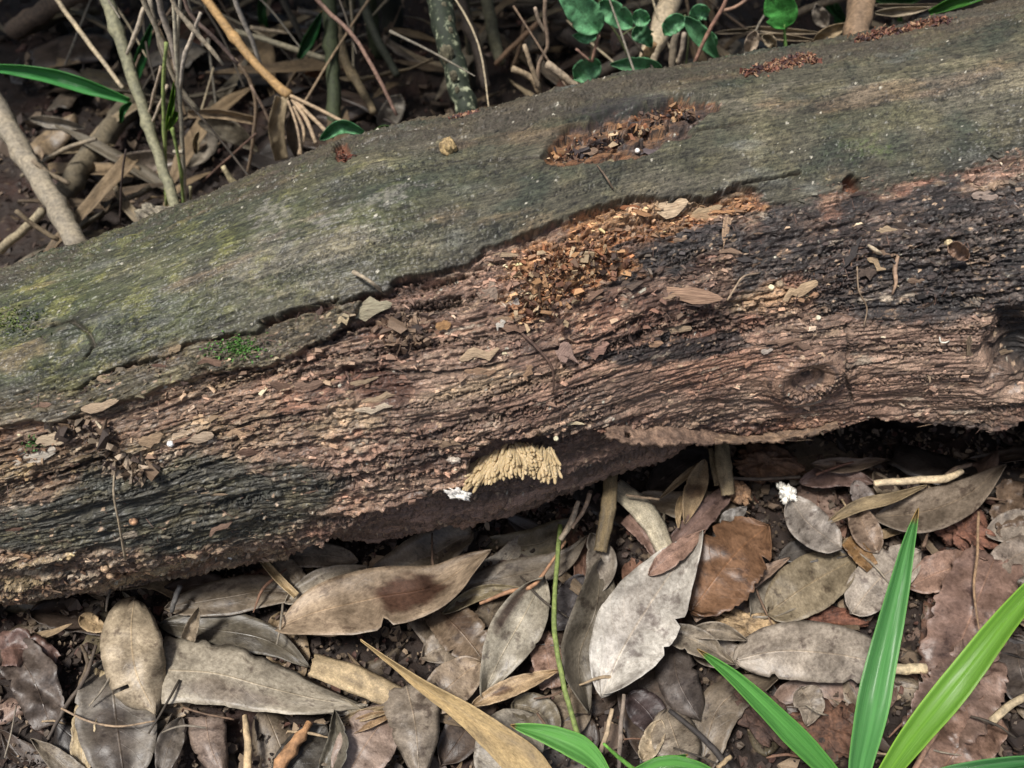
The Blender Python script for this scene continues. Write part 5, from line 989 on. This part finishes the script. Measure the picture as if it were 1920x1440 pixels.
for pts, w, y, c in [([(240, -60), (268, 0), (300, 70), (333, 160), (372, 208)], 9, .53, (.38, .33, .25)), ([(318, -60), (325, 0), (330, 90), (338, 200), (343, 300), (347, 400)], [8, 8, 8, 8, 9, 9], .515, (.46, .42, .32)), ([(290, -40), (302, 20), (322, 75), (334, 140)], 12, .53, (.36, .31, .26)), ([(342, -60), (338, 0), (332, 80), (338, 170)], 7, .52, (.42, .38, .3)), ([(312, 80), (306, 150), (308, 240), (312, 385)], [6, 7, 7, 7], .51, (.24, .30, .10)), ([(322, 240), (334, 290), (345, 390)], 6, .505, (.2, .27, .08)), ([(376, 24), (360, 70), (345, 110), (338, 165)], [5, 8, 8, 6], .51, (.46, .40, .33)), ([(302, 125), (290, 170), (278, 214)], 5, .52, (.4, .32, .24)), ([(314, 160), (298, 200), (285, 230)], 5, .515, (.4, .33, .25)), ([(310, -50), (325, 5), (362, 55), (395, 92), (418, 122)], [9, 9, 9, 9, 6], .50, (.50, .42, .31)), ([(335, -30), (360, 30), (405, 75), (446, 120)], [7, 8, 8, 7], .53, (.24, .17, .14)), ([(357, 350), (358, 392)], 5, .50, (.34, .31, .18)), ([(280, 0), (292, 40), (300, 90), (316, 130)], 7, .54, (.3, .26, .2)), ([(343, 285), (326, 285)], 8, .51, (.4, .36, .28))]:
    inpar(bt(None, pts, w, y, c, parent=dg, name='stalk', rough=.15, nodes=2, seg=7), dg)
def bleaf(label, pts, w, y, c, shape='blade', mat=None, **kw):
    kw.setdefault('curl', 3); kw.setdefault('arch', 2); kw.setdefault('wav', 1.)
    return leaf(label, pts, w, 0, c, shape, mat=mat or M_GRASS, ydep=y, **kw)
for pts, w, y, c in [([(312, 245), (322, 195), (327, 150)], 14, .50, (.12, .26, .03)), ([(332, 210), (320, 232), (314, 245)], 16, .50, (.14, .28, .03))]:
    inpar(bleaf(None, pts, w, y, c, parent=dg, name='blade'), dg)
bleaf('long green bamboo leaf pointing left off the sapling stem', [(243, 190), (190, 172), (90, 142), (-60, 122)], 32, .55, (.09, .40, .11), name='bamboo_leaf')
bleaf('small curled green leaf under the long green bamboo leaf', [(246, 192), (232, 205), (226, 232)], 14, .54, (.04, .19, .05), name='bamboo_leaf', nu=20)
bleaf('blurred dark green leaf behind the sapling stem', [(252, 160), (264, 110), (286, 40)], 26, .64, (.02, .11, .03), name='bamboo_leaf')
bleaf('blurred dark green leaf right of the dry stalks', [(560, 110), (582, 70), (604, 20)], 26, .66, (.012, .075, .02), name='bamboo_leaf')
bt('orange-tan dead bamboo cane slanting down to a fan of straws', [(340, -60), (388, 0), (452, 88), (500, 142), (540, 178)], [18, 17, 17, 16, 20], [.66, .64, .60, .58, .56], (.34, .215, .095), name='bamboo_cane', cat='cane', rough=.1, nodes=2)
fan = bpy.data.objects.new('straw_fan', None); col.objects.link(fan); fan.location = Vector(ony(545, 185, .555)); tag(fan, 'fan of dry straws spreading from the lower end of the orange-tan cane', 'straw')
for pts, w in [([(545, 180), (600, 206), (650, 232), (665, 240)], 7), ([(548, 186), (575, 225), (592, 268)], 8), ([(552, 186), (590, 225), (624, 258)], 8), ([(550, 200), (570, 250), (560, 290)], 7), ([(540, 190), (555, 230), (565, 290)], 5)]:
    inpar(bt(None, pts, w, [.555, .54, .525, .52][:len(pts)], (.36, .27, .18), parent=fan, name='straw', rough=.1, seg=6), fan)
inpar(bleaf(None, [(528, 182), (518, 240), (528, 300)], 30, .56, (.42, .34, .22), 'strap', M_STRAW, parent=fan, name='sheath'), fan)
inpar(bleaf(None, [(545, 215), (550, 260), (556, 300)], 26, .565, (.25, .2, .15), 'lance', M_STRAW, parent=fan, name='sheath'), fan)
bt('thin hooked twig drooping left of the straw fan', [(440, 110), (462, 140), (478, 180), (476, 250), (462, 335)], [6, 7, 7, 7, 5], .57, (.26, .19, .13))
bt('thin straight twig crossing the hooked twig', [(470, 160), (495, 205), (520, 265)], [5, 6, 4], .56, (.33, .24, .18))
bt('grey straw falling from the top edge left of the dark stems', [(430, -40), (448, 20), (472, 75), (498, 150)], [9, 10, 9, 6], .62, (.36, .33, .29), name='straw_stalk', cat='straw')
bt('pale flat straw lying behind the cane', [(440, 58), (520, 82), (612, 112)], [10, 11, 12], [.68, .68, .68], (.30, .27, .19), name='straw_stalk', cat='straw')
bt('short straw above the pale flat one', [(470, 52), (540, 62)], [9, 6], .7, (.33, .27, .19), name='straw_stalk', cat='straw')
bt('thin red-brown twig arching down in front of the dark stems', [(560, -40), (598, 4), (668, 75), (706, 140), (744, 216)], [9, 9, 8, 8, 6], [.58, .58, .57, .56, .55], (.27, .17, .13))
bleaf('pale papery sheath lying flat left of the straw fan', [(352, 214), (410, 214), (476, 226)], 17, .585, (.36, .27, .17), 'strap', M_STRAW, name='bamboo_sheath', cat='sheath')
bleaf('grey-green drooping leaf below the papery sheath', [(372, 228), (430, 246), (486, 285)], 42, .60, (.17, .15, .11), 'lance', M_DEAD, name='dead_leaf', arch=4)
bleaf('tiny oval straw-coloured leaf standing behind the log', [(368, 290), (367, 268), (372, 246)], 14, .55, (.44, .36, .22), 'oval', M_STRAW, name='dead_leaf', nu=16)
bleaf('broad grey-brown leaf lying right behind the sapling stem', [(160, 330), (230, 318), (300, 300), (345, 300)], 56, .60, (.21, .175, .14), 'lance', M_DEAD, name='dead_leaf')
bleaf('grey pointed leaf behind the rough brown branch', [(55, 222), (110, 232), (160, 240)], 24, .66, (.24, .215, .17), 'lance', M_DEAD, name='dead_leaf')
bleaf('dull tan straw leaf left of the rough branch', [(100, 285), (160, 278), (215, 272)], 14, .62, (.33, .26, .16), 'lance', M_STRAW, name='dead_leaf')
bleaf('blurred grey round leaf in the background centre', [(712, 238), (735, 210), (750, 178)], 44, .68, (.30, .28, .24), 'oval', M_DEAD, name='dead_leaf')
bleaf('blurred rusty leaf in the background between the stems', [(555, 165), (580, 150), (620, 140)], 34, .78, (.22, .11, .055), 'oval', M_DEAD, name='dead_leaf')
bt('short pale twig stub just behind the log skyline at left', [(418, 312), (432, 335), (450, 352)], [9, 12, 14], .50, (.42, .36, .22))
for pts, w, y, c, lb in [([(600, -80), (618, 20), (624, 120), (628, 235)], [28, 28, 26, 28], .66, (.045, .058, .025), 'blurred olive-green bamboo cane behind the red-brown twig'), ([(630, 45), (650, 120), (680, 170), (700, 210)], [18, 18, 16, 14], .70, (.22, .17, .10), 'blurred tan cane crossing behind the olive cane'), ([(672, -60), (690, 30), (716, 90), (745, 140)], [20, 18, 16, 14], .74, (.035, .040, .026), 'blurred dark thin stem at the upper centre left'), ([(500, -60), (560, 60), (590, 120)], [12, 10, 8], .80, (.10, .09, .07), 'blurred dark thin stem behind the cane'), ([(720, -60), (740, 60), (752, 120)], [46, 40, 36], .86, (.020, .022, .015), 'blurred nearly black stem beside the lichen trunk'), ([(850, -70), (876, 40), (900, 110), (912, 165)], [22, 20, 20, 18], .72, (.060, .045, .034), 'blurred brown stem right of the lichen trunk'), ([(895, -70), (915, 20), (930, 85), (938, 115)], [24, 24, 24, 20], .78, (.13, .125, .08), 'blurred grey-olive stem, second right of the lichen trunk'), ([(630, -60), (655, 0), (672, 60)], [16, 16, 14], .9, (.028, .028, .018), 'blurred dark stem far behind the red-brown twig')]:
    bt(lb, pts, w, [y+.03, y+.01, y-.01, y-.04][:len(pts)] if len(pts) == 4 else y, c, name='bamboo_cane', cat='stem', rough=.1, nodes=2)
tr = bt('dark green mottled young trunk with pale lichen patches, standing behind the log', [(805, -140), (818, -40), (833, 50), (853, 130), (878, 218)], [52, 50, 46, 44, 44], [.64, .61, .58, .55, .52], (1, 1, 1), name='young_trunk', cat='trunk', mat=M_MOSSY, rough=.12, seg=16)
for (x_, y_, r0) in ((838, 95, 17), (851, 135, 10), (833, 5, 7), (846, 50, 6), (845, 28, 5), (858, 160, 6)):
    at_ = ony(x_, y_, .555-(y_-95)*.0004)-np.array([0, .006, 0]); o = lump('lichen_patch', None, None, 0, 0, 0, r0, (.17, .16, .11), M_CHIP, (.7, .22, 1.1), .7, int(x_+y_), at=at_, parent=None, n=14); o.parent = tr; o.matrix_parent_inverse = Matrix.Translation(-tr.location)
    for k_ in ('label', 'category'):
        if k_ in o: del o[k_]
fk = bt('thin forked dry twig right of the lichen trunk', [(1022, -10), (1022, 40), (1027, 88), (1012, 118), (1008, 165)], [8, 8, 7, 8, 8], .54, (.30, .22, .16))
bt('thin straight twig left of the forked one', [(1003, 14), (1012, 42), (1022, 62)], [7, 7, 5], .55, (.32, .25, .19))
bt('short tan twig standing on the log skyline left of the round green leaf', [(983, 84), (996, 125), (1012, 168)], [8, 9, 9], .53, (.44, .34, .23))
bt('pale stick end pointing down right onto the log skyline', [(1025, 120), (1052, 140), (1084, 164)], [15, 15, 13], .52, (.40, .32, .23), name='stick', cat='stick')
bt('dark fallen branch lying across the top centre', [(900, -20), (980, 10), (1100, 38), (1240, 66)], [30, 32, 34, 34], [.92, .90, .86, .82], (.085, .068, .055), name='branch', cat='branch', rough=.4)
bt('wide pale bamboo stake slanting behind the green shrub leaves', [(1275, -60), (1258, 0), (1236, 60), (1212, 122)], [44, 42, 40, 34], [.70, .66, .62, .58], (.44, .36, .25), name='bamboo_stake', cat='stake', rough=.08, seg=14)
bt('tan stub below the wide pale stake', [(1222, 82), (1212, 105), (1204, 122)], [20, 18, 14], .56, (.40, .25, .13), name='stick', cat='stick')
bt('grey upright stick right of the wide pale stake', [(1268, 55), (1262, 95), (1258, 135)], [14, 14, 12], .57, (.30, .25, .19), name='stick', cat='stick')
bt('pale upright stick beside the grey one', [(1283, 62), (1278, 95), (1272, 122)], [9, 9, 8], .58, (.36, .30, .24), name='stick', cat='stick')
bt('reddish thin twig leaning right across the green shrub', [(1378, -40), (1358, 8), (1326, 65), (1300, 122)], [7, 8, 8, 7], .53, (.27, .155, .115))
bt('side branch of the reddish twig reaching to the top edge', [(1348, 22), (1378, 14), (1412, -12)], [7, 7, 8], .54, (.27, .17, .12))
bt('small red-brown stub under the large shrub leaves', [(1123, 66), (1116, 90), (1110, 116)], [7, 6, 6], .535, (.30, .18, .13))
bt('tiny slanting stub left of the small red-brown one', [(1080, 92), (1092, 102), (1106, 114)], [5, 5, 5], .535, (.26, .16, .12))
sh = bpy.data.objects.new('shrub', None); col.objects.link(sh); sh.location = Vector(ony(1150, 110, .56)); tag(sh, 'low shrub with rounded blue-green leaves behind the log at the upper middle', 'shrub')
inpar(bt(None, [(1190, 135), (1160, 70), (1128, 20), (1120, -20)], 4, .56, (.10, .12, .05), parent=sh, name='stem', rough=.1), sh)
inpar(bt(None, [(1160, 70), (1200, 50), (1225, 60)], 3, .56, (.10, .12, .05), parent=sh, name='stem', rough=.1), sh)
inpar(bt(None, [(1285, 135), (1290, 60), (1284, 28)], 4, .56, (.10, .12, .05), parent=sh, name='stem', rough=.1), sh)
for pts, w, shp in [([(1122, 60), (1090, 20), (1042, -22)], 62, 'ovate'), ([(1124, 6), (1150, 24), (1186, 50)], 46, 'oval'), ([(1186, 34), (1200, 34), (1218, 36)], 34, 'oval'), ([(1188, 54), (1206, 66), (1222, 88)], 36, 'ovate'), ([(1120, 66), (1098, 70), (1074, 66)], 24, 'lance'), ([(1126, 122), (1100, 132), (1076, 148)], 46, 'oval'), ([(1242, 134), (1195, 124), (1144, 120)], 36, 'ovate'), ([(1284, 34), (1262, 46), (1246, 66)], 36, 'oval'), ([(1284, 32), (1310, 62), (1348, 112)], 36, 'lance'), ([(1300, 36), (1312, 22), (1328, 28)], 30, 'torn'), ([(1318, 60), (1332, 72), (1342, 88)], 22, 'oval'), ([(1354, 112), (1366, 112), (1378, 116)], 12, 'lance')]:
    inpar(bleaf(None, pts, w, .545+rnd.uniform(-.012, .012), (.17, .45, .22), shp, M_GREEN, parent=sh, name='leaf', nu=24, var=.2), sh)
sg_ = bpy.data.objects.new('seedling', None); col.objects.link(sg_); sg_.location = Vector(ony(1474, 92, .50)); tag(sg_, 'single-leaved green seedling standing on the log skyline', 'seedling')
inpar(bt(None, [(1474, 92), (1472, 70), (1470, 45)], [7, 5, 5], .505, (.16, .30, .08), parent=sg_, name='stem', rough=.1), sg_)
inpar(bleaf(None, [(1472, 54), (1464, 20), (1450, -40)], 64, .505, (.10, .42, .09), 'ovate', M_GREEN, parent=sg_, name='leaf', nu=24), sg_)
bt('brown cut stump peg standing behind the log at the upper right', [(1618, -60), (1614, 0), (1608, 74)], [50, 50, 46], [.57, .545, .51], (.22, .15, .095), name='stump_peg', cat='peg', rough=.12, seg=16)
for pts, w, c, y, lb, mt in [([(1400, 52), (1470, 58), (1540, 62)], 12, (.40, .33, .23), .60, 'pale straw lying left of the stump peg, upper one', M_STRAW), ([(1410, 66), (1470, 70), (1530, 76)], 12, (.44, .36, .25), .58, 'pale straw lying left of the stump peg, lower one', M_STRAW), ([(1340, 62), (1390, 58), (1420, 56)], 8, (.24, .2, .14), .64, 'dim straw behind the reddish twig', M_STRAW), ([(1525, 78), (1560, 60), (1592, 44)], 26, (.40, .31, .19), .56, 'tan curled leaf against the stump peg', M_STRAW), ([(1418, 58), (1408, 84), (1400, 110)], 26, (.42, .34, .26), .56, 'pale triangular leaf scrap near the seedling', M_DEAD), ([(1430, 66), (1446, 80), (1452, 98)], 22, (.42, .35, .24), .57, 'cream leaf scrap left of the seedling', M_STRAW), ([(1640, 24), (1690, 22), (1746, 14)], 17, (.47, .40, .29), .56, 'pale pointed blade right of the stump peg', M_STRAW), ([(1640, 10), (1700, 14), (1760, 8)], 12, (.26, .21, .15), .6, 'dim blade behind the pale pointed one', M_STRAW), ([(1550, 50), (1538, 30), (1530, 6)], 34, (.25, .22, .18), .64, 'grey leaf behind the stump peg', M_DEAD)]:
    bleaf(lb, pts, w, y, c, 'lance', mt, name='dead_bamboo_leaf' if mt is M_STRAW else 'dead_leaf', cat='bamboo leaf' if mt is M_STRAW else 'leaf', nu=22)
bleaf('green bamboo leaf at the top right above the log', [(1742, 24), (1800, 2), (1900, -22)], 26, .52, (.06, .21, .035), name='bamboo_leaf')
bleaf('dark green leaf blurred behind the stump peg', [(1640, -2), (1690, 4), (1730, -4)], 22, .7, (.03, .10, .02), name='bamboo_leaf')
bleaf('small green leaf peeping over the log skyline left of centre', [(600, 262), (640, 238), (692, 254)], 26, .478, (.12, .36, .16), 'lance', M_GREEN, name='green_leaf', nu=22)
bleaf('sliver of green leaf right of the peeping one', [(700, 248), (720, 240), (742, 240)], 10, .48, (.10, .22, .05), 'lance', M_GREEN, name='green_leaf', nu=16)
lump('lichen_lump', 'knobbly pale grey lump on the log skyline at left', 'lump', 0, 0, 0, 32, (.23, .21, .165), M_CHIP, (1.0, .5, .55), .8, 71, at=ony(290, 402, .435), n=26)
for k, (pts, w, y, c) in enumerate([([(930+k*0, 120), (990, 60), (1010, 40)], 10, .7, (.16, .10, .06)), ([(985, 40), (975, 90), (960, 130)], 8, .72, (.12, .08, .05)), ([(960, 128), (1000, 150), (1012, 175)], 12, .56, (.30, .23, .15)), ([(1120, 140), (1200, 90), (1260, 60)], 22, .74, (.12, .10, .08)), ([(1060, 60), (1100, 90), (1180, 110)], 26, .80, (.075, .06, .05)), ([(20, 60), (100, 10), (180, -30)], 34, .82, (.12, .085, .06)), ([(-20, 90), (30, 50), (90, 10)], 22, .9, (.10, .07, .05)), ([(40, 330), (120, 280), (180, 260)], 8, .58, (.3, .25, .18)), ([(0, 470), (50, 425), (80, 395)], 16, .50, (.32, .27, .18)), ([(60, 300), (100, 330), (130, 345)], 9, .53, (.3, .24, .17)), ([(225, 420), (228, 340), (236, 280)], 4, .5, (.05, .035, .03)), ([(30, 395), (60, 420), (110, 450)], 9, .47, (.22, .17, .11)), ([(480, 250), (430, 295), (380, 340)], 4, .56, (.18, .11, .08)), ([(560, 20), (620, 30), (690, 18)], 10, .8, (.1, .09, .08)), ([(1150, 20), (1200, 8), (1250, -10)], 14, .8, (.2, .17, .12)), ([(1480, 30), (1530, 10), (1600, -10)], 14, .75, (.2, .16, .11))]):
    bt(['brown twig leaning beside the blurred grey-olive stem', 'short dark twig beside the leaning brown one', 'tan leaf-stalk on the skyline left of the short tan twig', 'grey fallen branch behind the lower shrub leaves', 'dark fallen branch behind the forked dry twig', 'thick brown fallen branch in the top left corner', 'thin brown branch beside the thick one in the top left corner', 'pale thin twig lying left of the rough brown branch', 'tan stick in the litter at the left edge', 'short pale twig by the pale leaning branch', 'black hair-thin stem left of the sapling stem', 'small brown twig at the left end of the log skyline', 'fine reddish twig on the litter below the hooked twig', 'dim horizontal twig behind the dark stems', 'dim pale twig above the big shrub leaves', 'dim tan twig left of the stump peg'][k], pts, w, y, c, rough=.3)
# more standing canes and drooping leaves farther back, one thicket
r_ = random.Random(5)
for k in range(34):
    px_ = r_.uniform(380, 1250) if k < 22 else r_.uniform(-100, 2000); y_ = r_.uniform(.75, 1.25); lean = (px_-900)*.12+r_.uniform(-30, 30); w_ = r_.choice([8, 10, 14, 20, 26])
    base = ony(px_, 0, y_); bx_, by_ = proj(np.array([base[0], y_, 0.]))
    c_ = r_.choice([(.04, .05, .02), (.10, .085, .05), (.05, .04, .03), (.17, .14, .09), (.03, .03, .02)])
    o = bt('dim cane standing in the thicket far behind the log', [(float(bx_), float(by_)), (float(bx_)+lean*.5, float(by_)-150), (float(bx_)+lean, float(by_)-420)], [w_, w_*.95, w_*.85], y_, c_, name='bamboo_cane', cat='cane', group='dim canes far behind the log', rough=.08, nodes=3, seg=8)
for k in range(26):
    px_ = r_.uniform(-60, 1900); y_ = r_.uniform(.8, 1.2); py_ = r_.uniform(-120, 30)
    bleaf('dim green leaf hanging in the thicket far behind the log', [(px_, py_), (px_+r_.uniform(-20, 20), py_+40), (px_+r_.uniform(-50, 50), py_+r_.uniform(60, 110))], r_.uniform(12, 26), y_, r_.choice([(.03, .11, .025), (.02, .08, .02), (.05, .15, .03)]), name='bamboo_leaf', group='dim green leaves far behind the log', nu=16)

# unseen canopy added overhead behind the log to keep the litter there shaded
r_ = np.random.default_rng(91); n = 18000
X = r_.uniform(-1.5, 1.5, n); Y = .575+r_.random(n)**1.2*1.8; Z = .34+r_.random(n)**1.3*.75
az = r_.uniform(0, 6.28, n); ln = r_.uniform(.05, .12, n); wd = ln*r_.uniform(.12, .2, n); dz = r_.normal(-.25, .3, n)
d1 = np.stack([np.cos(az), np.sin(az), dz], 1); d2 = np.stack([-np.sin(az), np.cos(az), r_.normal(0, .3, n)], 1); c0 = np.stack([X, Y, Z], 1)
V = np.stack([c0-d1*ln[:, None]*.5, c0-d1*ln[:, None]*.15+d2*wd[:, None]*.5, c0+d1*ln[:, None]*.5+np.array([0, 0, -.01]), c0-d1*ln[:, None]*.15-d2*wd[:, None]*.5, ], 1)
Q = np.arange(n*4).reshape(n, 4); C_ = np.repeat(np.array([(.05, .15, .03)])*r_.uniform(.5, 1.6, n)[:, None], 4, 0)
o = link('shade_canopy', npmesh('shade_canopy', V.reshape(-1, 3), Q, C_, False), M_CRUMB); tag(o, 'unseen canopy of green leaves added to shade the litter behind the log', kind='stuff')

r_ = random.Random(17)
SD = set()
for k in range(46):
    for _t in range(12):
        px_ = r_.choice([r_.uniform(180, 760), r_.uniform(-20, 1500)]); y_ = r_.uniform(.52, .85); ln_ = r_.uniform(90, 330); a_ = r_.gauss(-.15, .55); py_ = r_.uniform(-80, 200 if px_ < 700 else 60)
        x1, y1 = px_+ln_*math.sin(-a_), py_+ln_*math.cos(a_)
        if y1 < 430-.22*px_: pass
        b = min((m_ for m_ in MARKS if m_[1] < 420), key=lambda q_: (q_[0]-px_)**2+(q_[1]-py_)**2); cn, cc = r_.choice([('pale', (.38, .32, .22)), ('tan', (.26, .19, .12)), ('grey', (.2, .18, .145)), ('brown', (.13, .09, .06)), ('dark', (.05, .04, .03))])
        w_ = ('right of' if px_ > b[0] else 'left of'); lb_ = f"{'long' if ln_ > 200 else 'short'} {cn} dry grass stalk {'leaning' if abs(a_) > .4 else 'standing'} {w_} the {b[2]}"
        if lb_ in SD: continue
        SD.add(lb_); bt(lb_, [(px_, py_), ((px_+x1)/2+r_.gauss(0, 9), (py_+y1)/2), (x1, y1)], [r_.uniform(2.5, 5.5), 4.5, r_.uniform(2, 5)], [y_+.03, y_, y_-.04], cc, name='dry_stalk', cat='stalk', group='dry grass stalks behind the log', rough=.15, nodes=3, seg=6, n=10); break

r_ = random.Random(23)
for k in range(34):
    for _t in range(10):
        px_ = r_.uniform(20, 1900); py_ = r_.uniform(1130-.12*px_, 1430); ln_ = r_.uniform(35, 120); a_ = r_.uniform(0, 3.14); b = min((m_ for m_ in MARKS if m_[1] > 850), key=lambda q_: (q_[0]-px_)**2+(q_[1]-py_)**2)
        cn, cc = r_.choice([('dark', (.05, .04, .03)), ('brown', (.14, .09, .06)), ('tan', (.36, .27, .17)), ('reddish', (.2, .11, .07)), ('grey', (.22, .19, .15))]); w_ = ('right of' if px_ > b[0] else 'left of') if abs(px_-b[0]) > abs(py_-b[1]) else ('below' if py_ > b[1] else 'above')
        lb_ = f"{'short' if ln_ < 70 else 'long'} thin {cn} twig lying {w_} the {b[2]}"
        if lb_ in SD: continue
        SD.add(lb_); z_ = r_.uniform(12, 21); dx_, dy_ = math.cos(a_)*ln_/2, math.sin(a_)*ln_/2
        twig(lb_, [(px_-dx_, py_-dy_), (px_+r_.gauss(0, 6), py_+r_.gauss(0, 6)), (px_+dx_, py_+dy_)], [r_.uniform(2.5, 5), r_.uniform(3, 6), r_.uniform(2, 4)], [z_, z_+2, z_-1], cc, group='thin twigs in the litter in front of the log', rough=.4, n=10); break
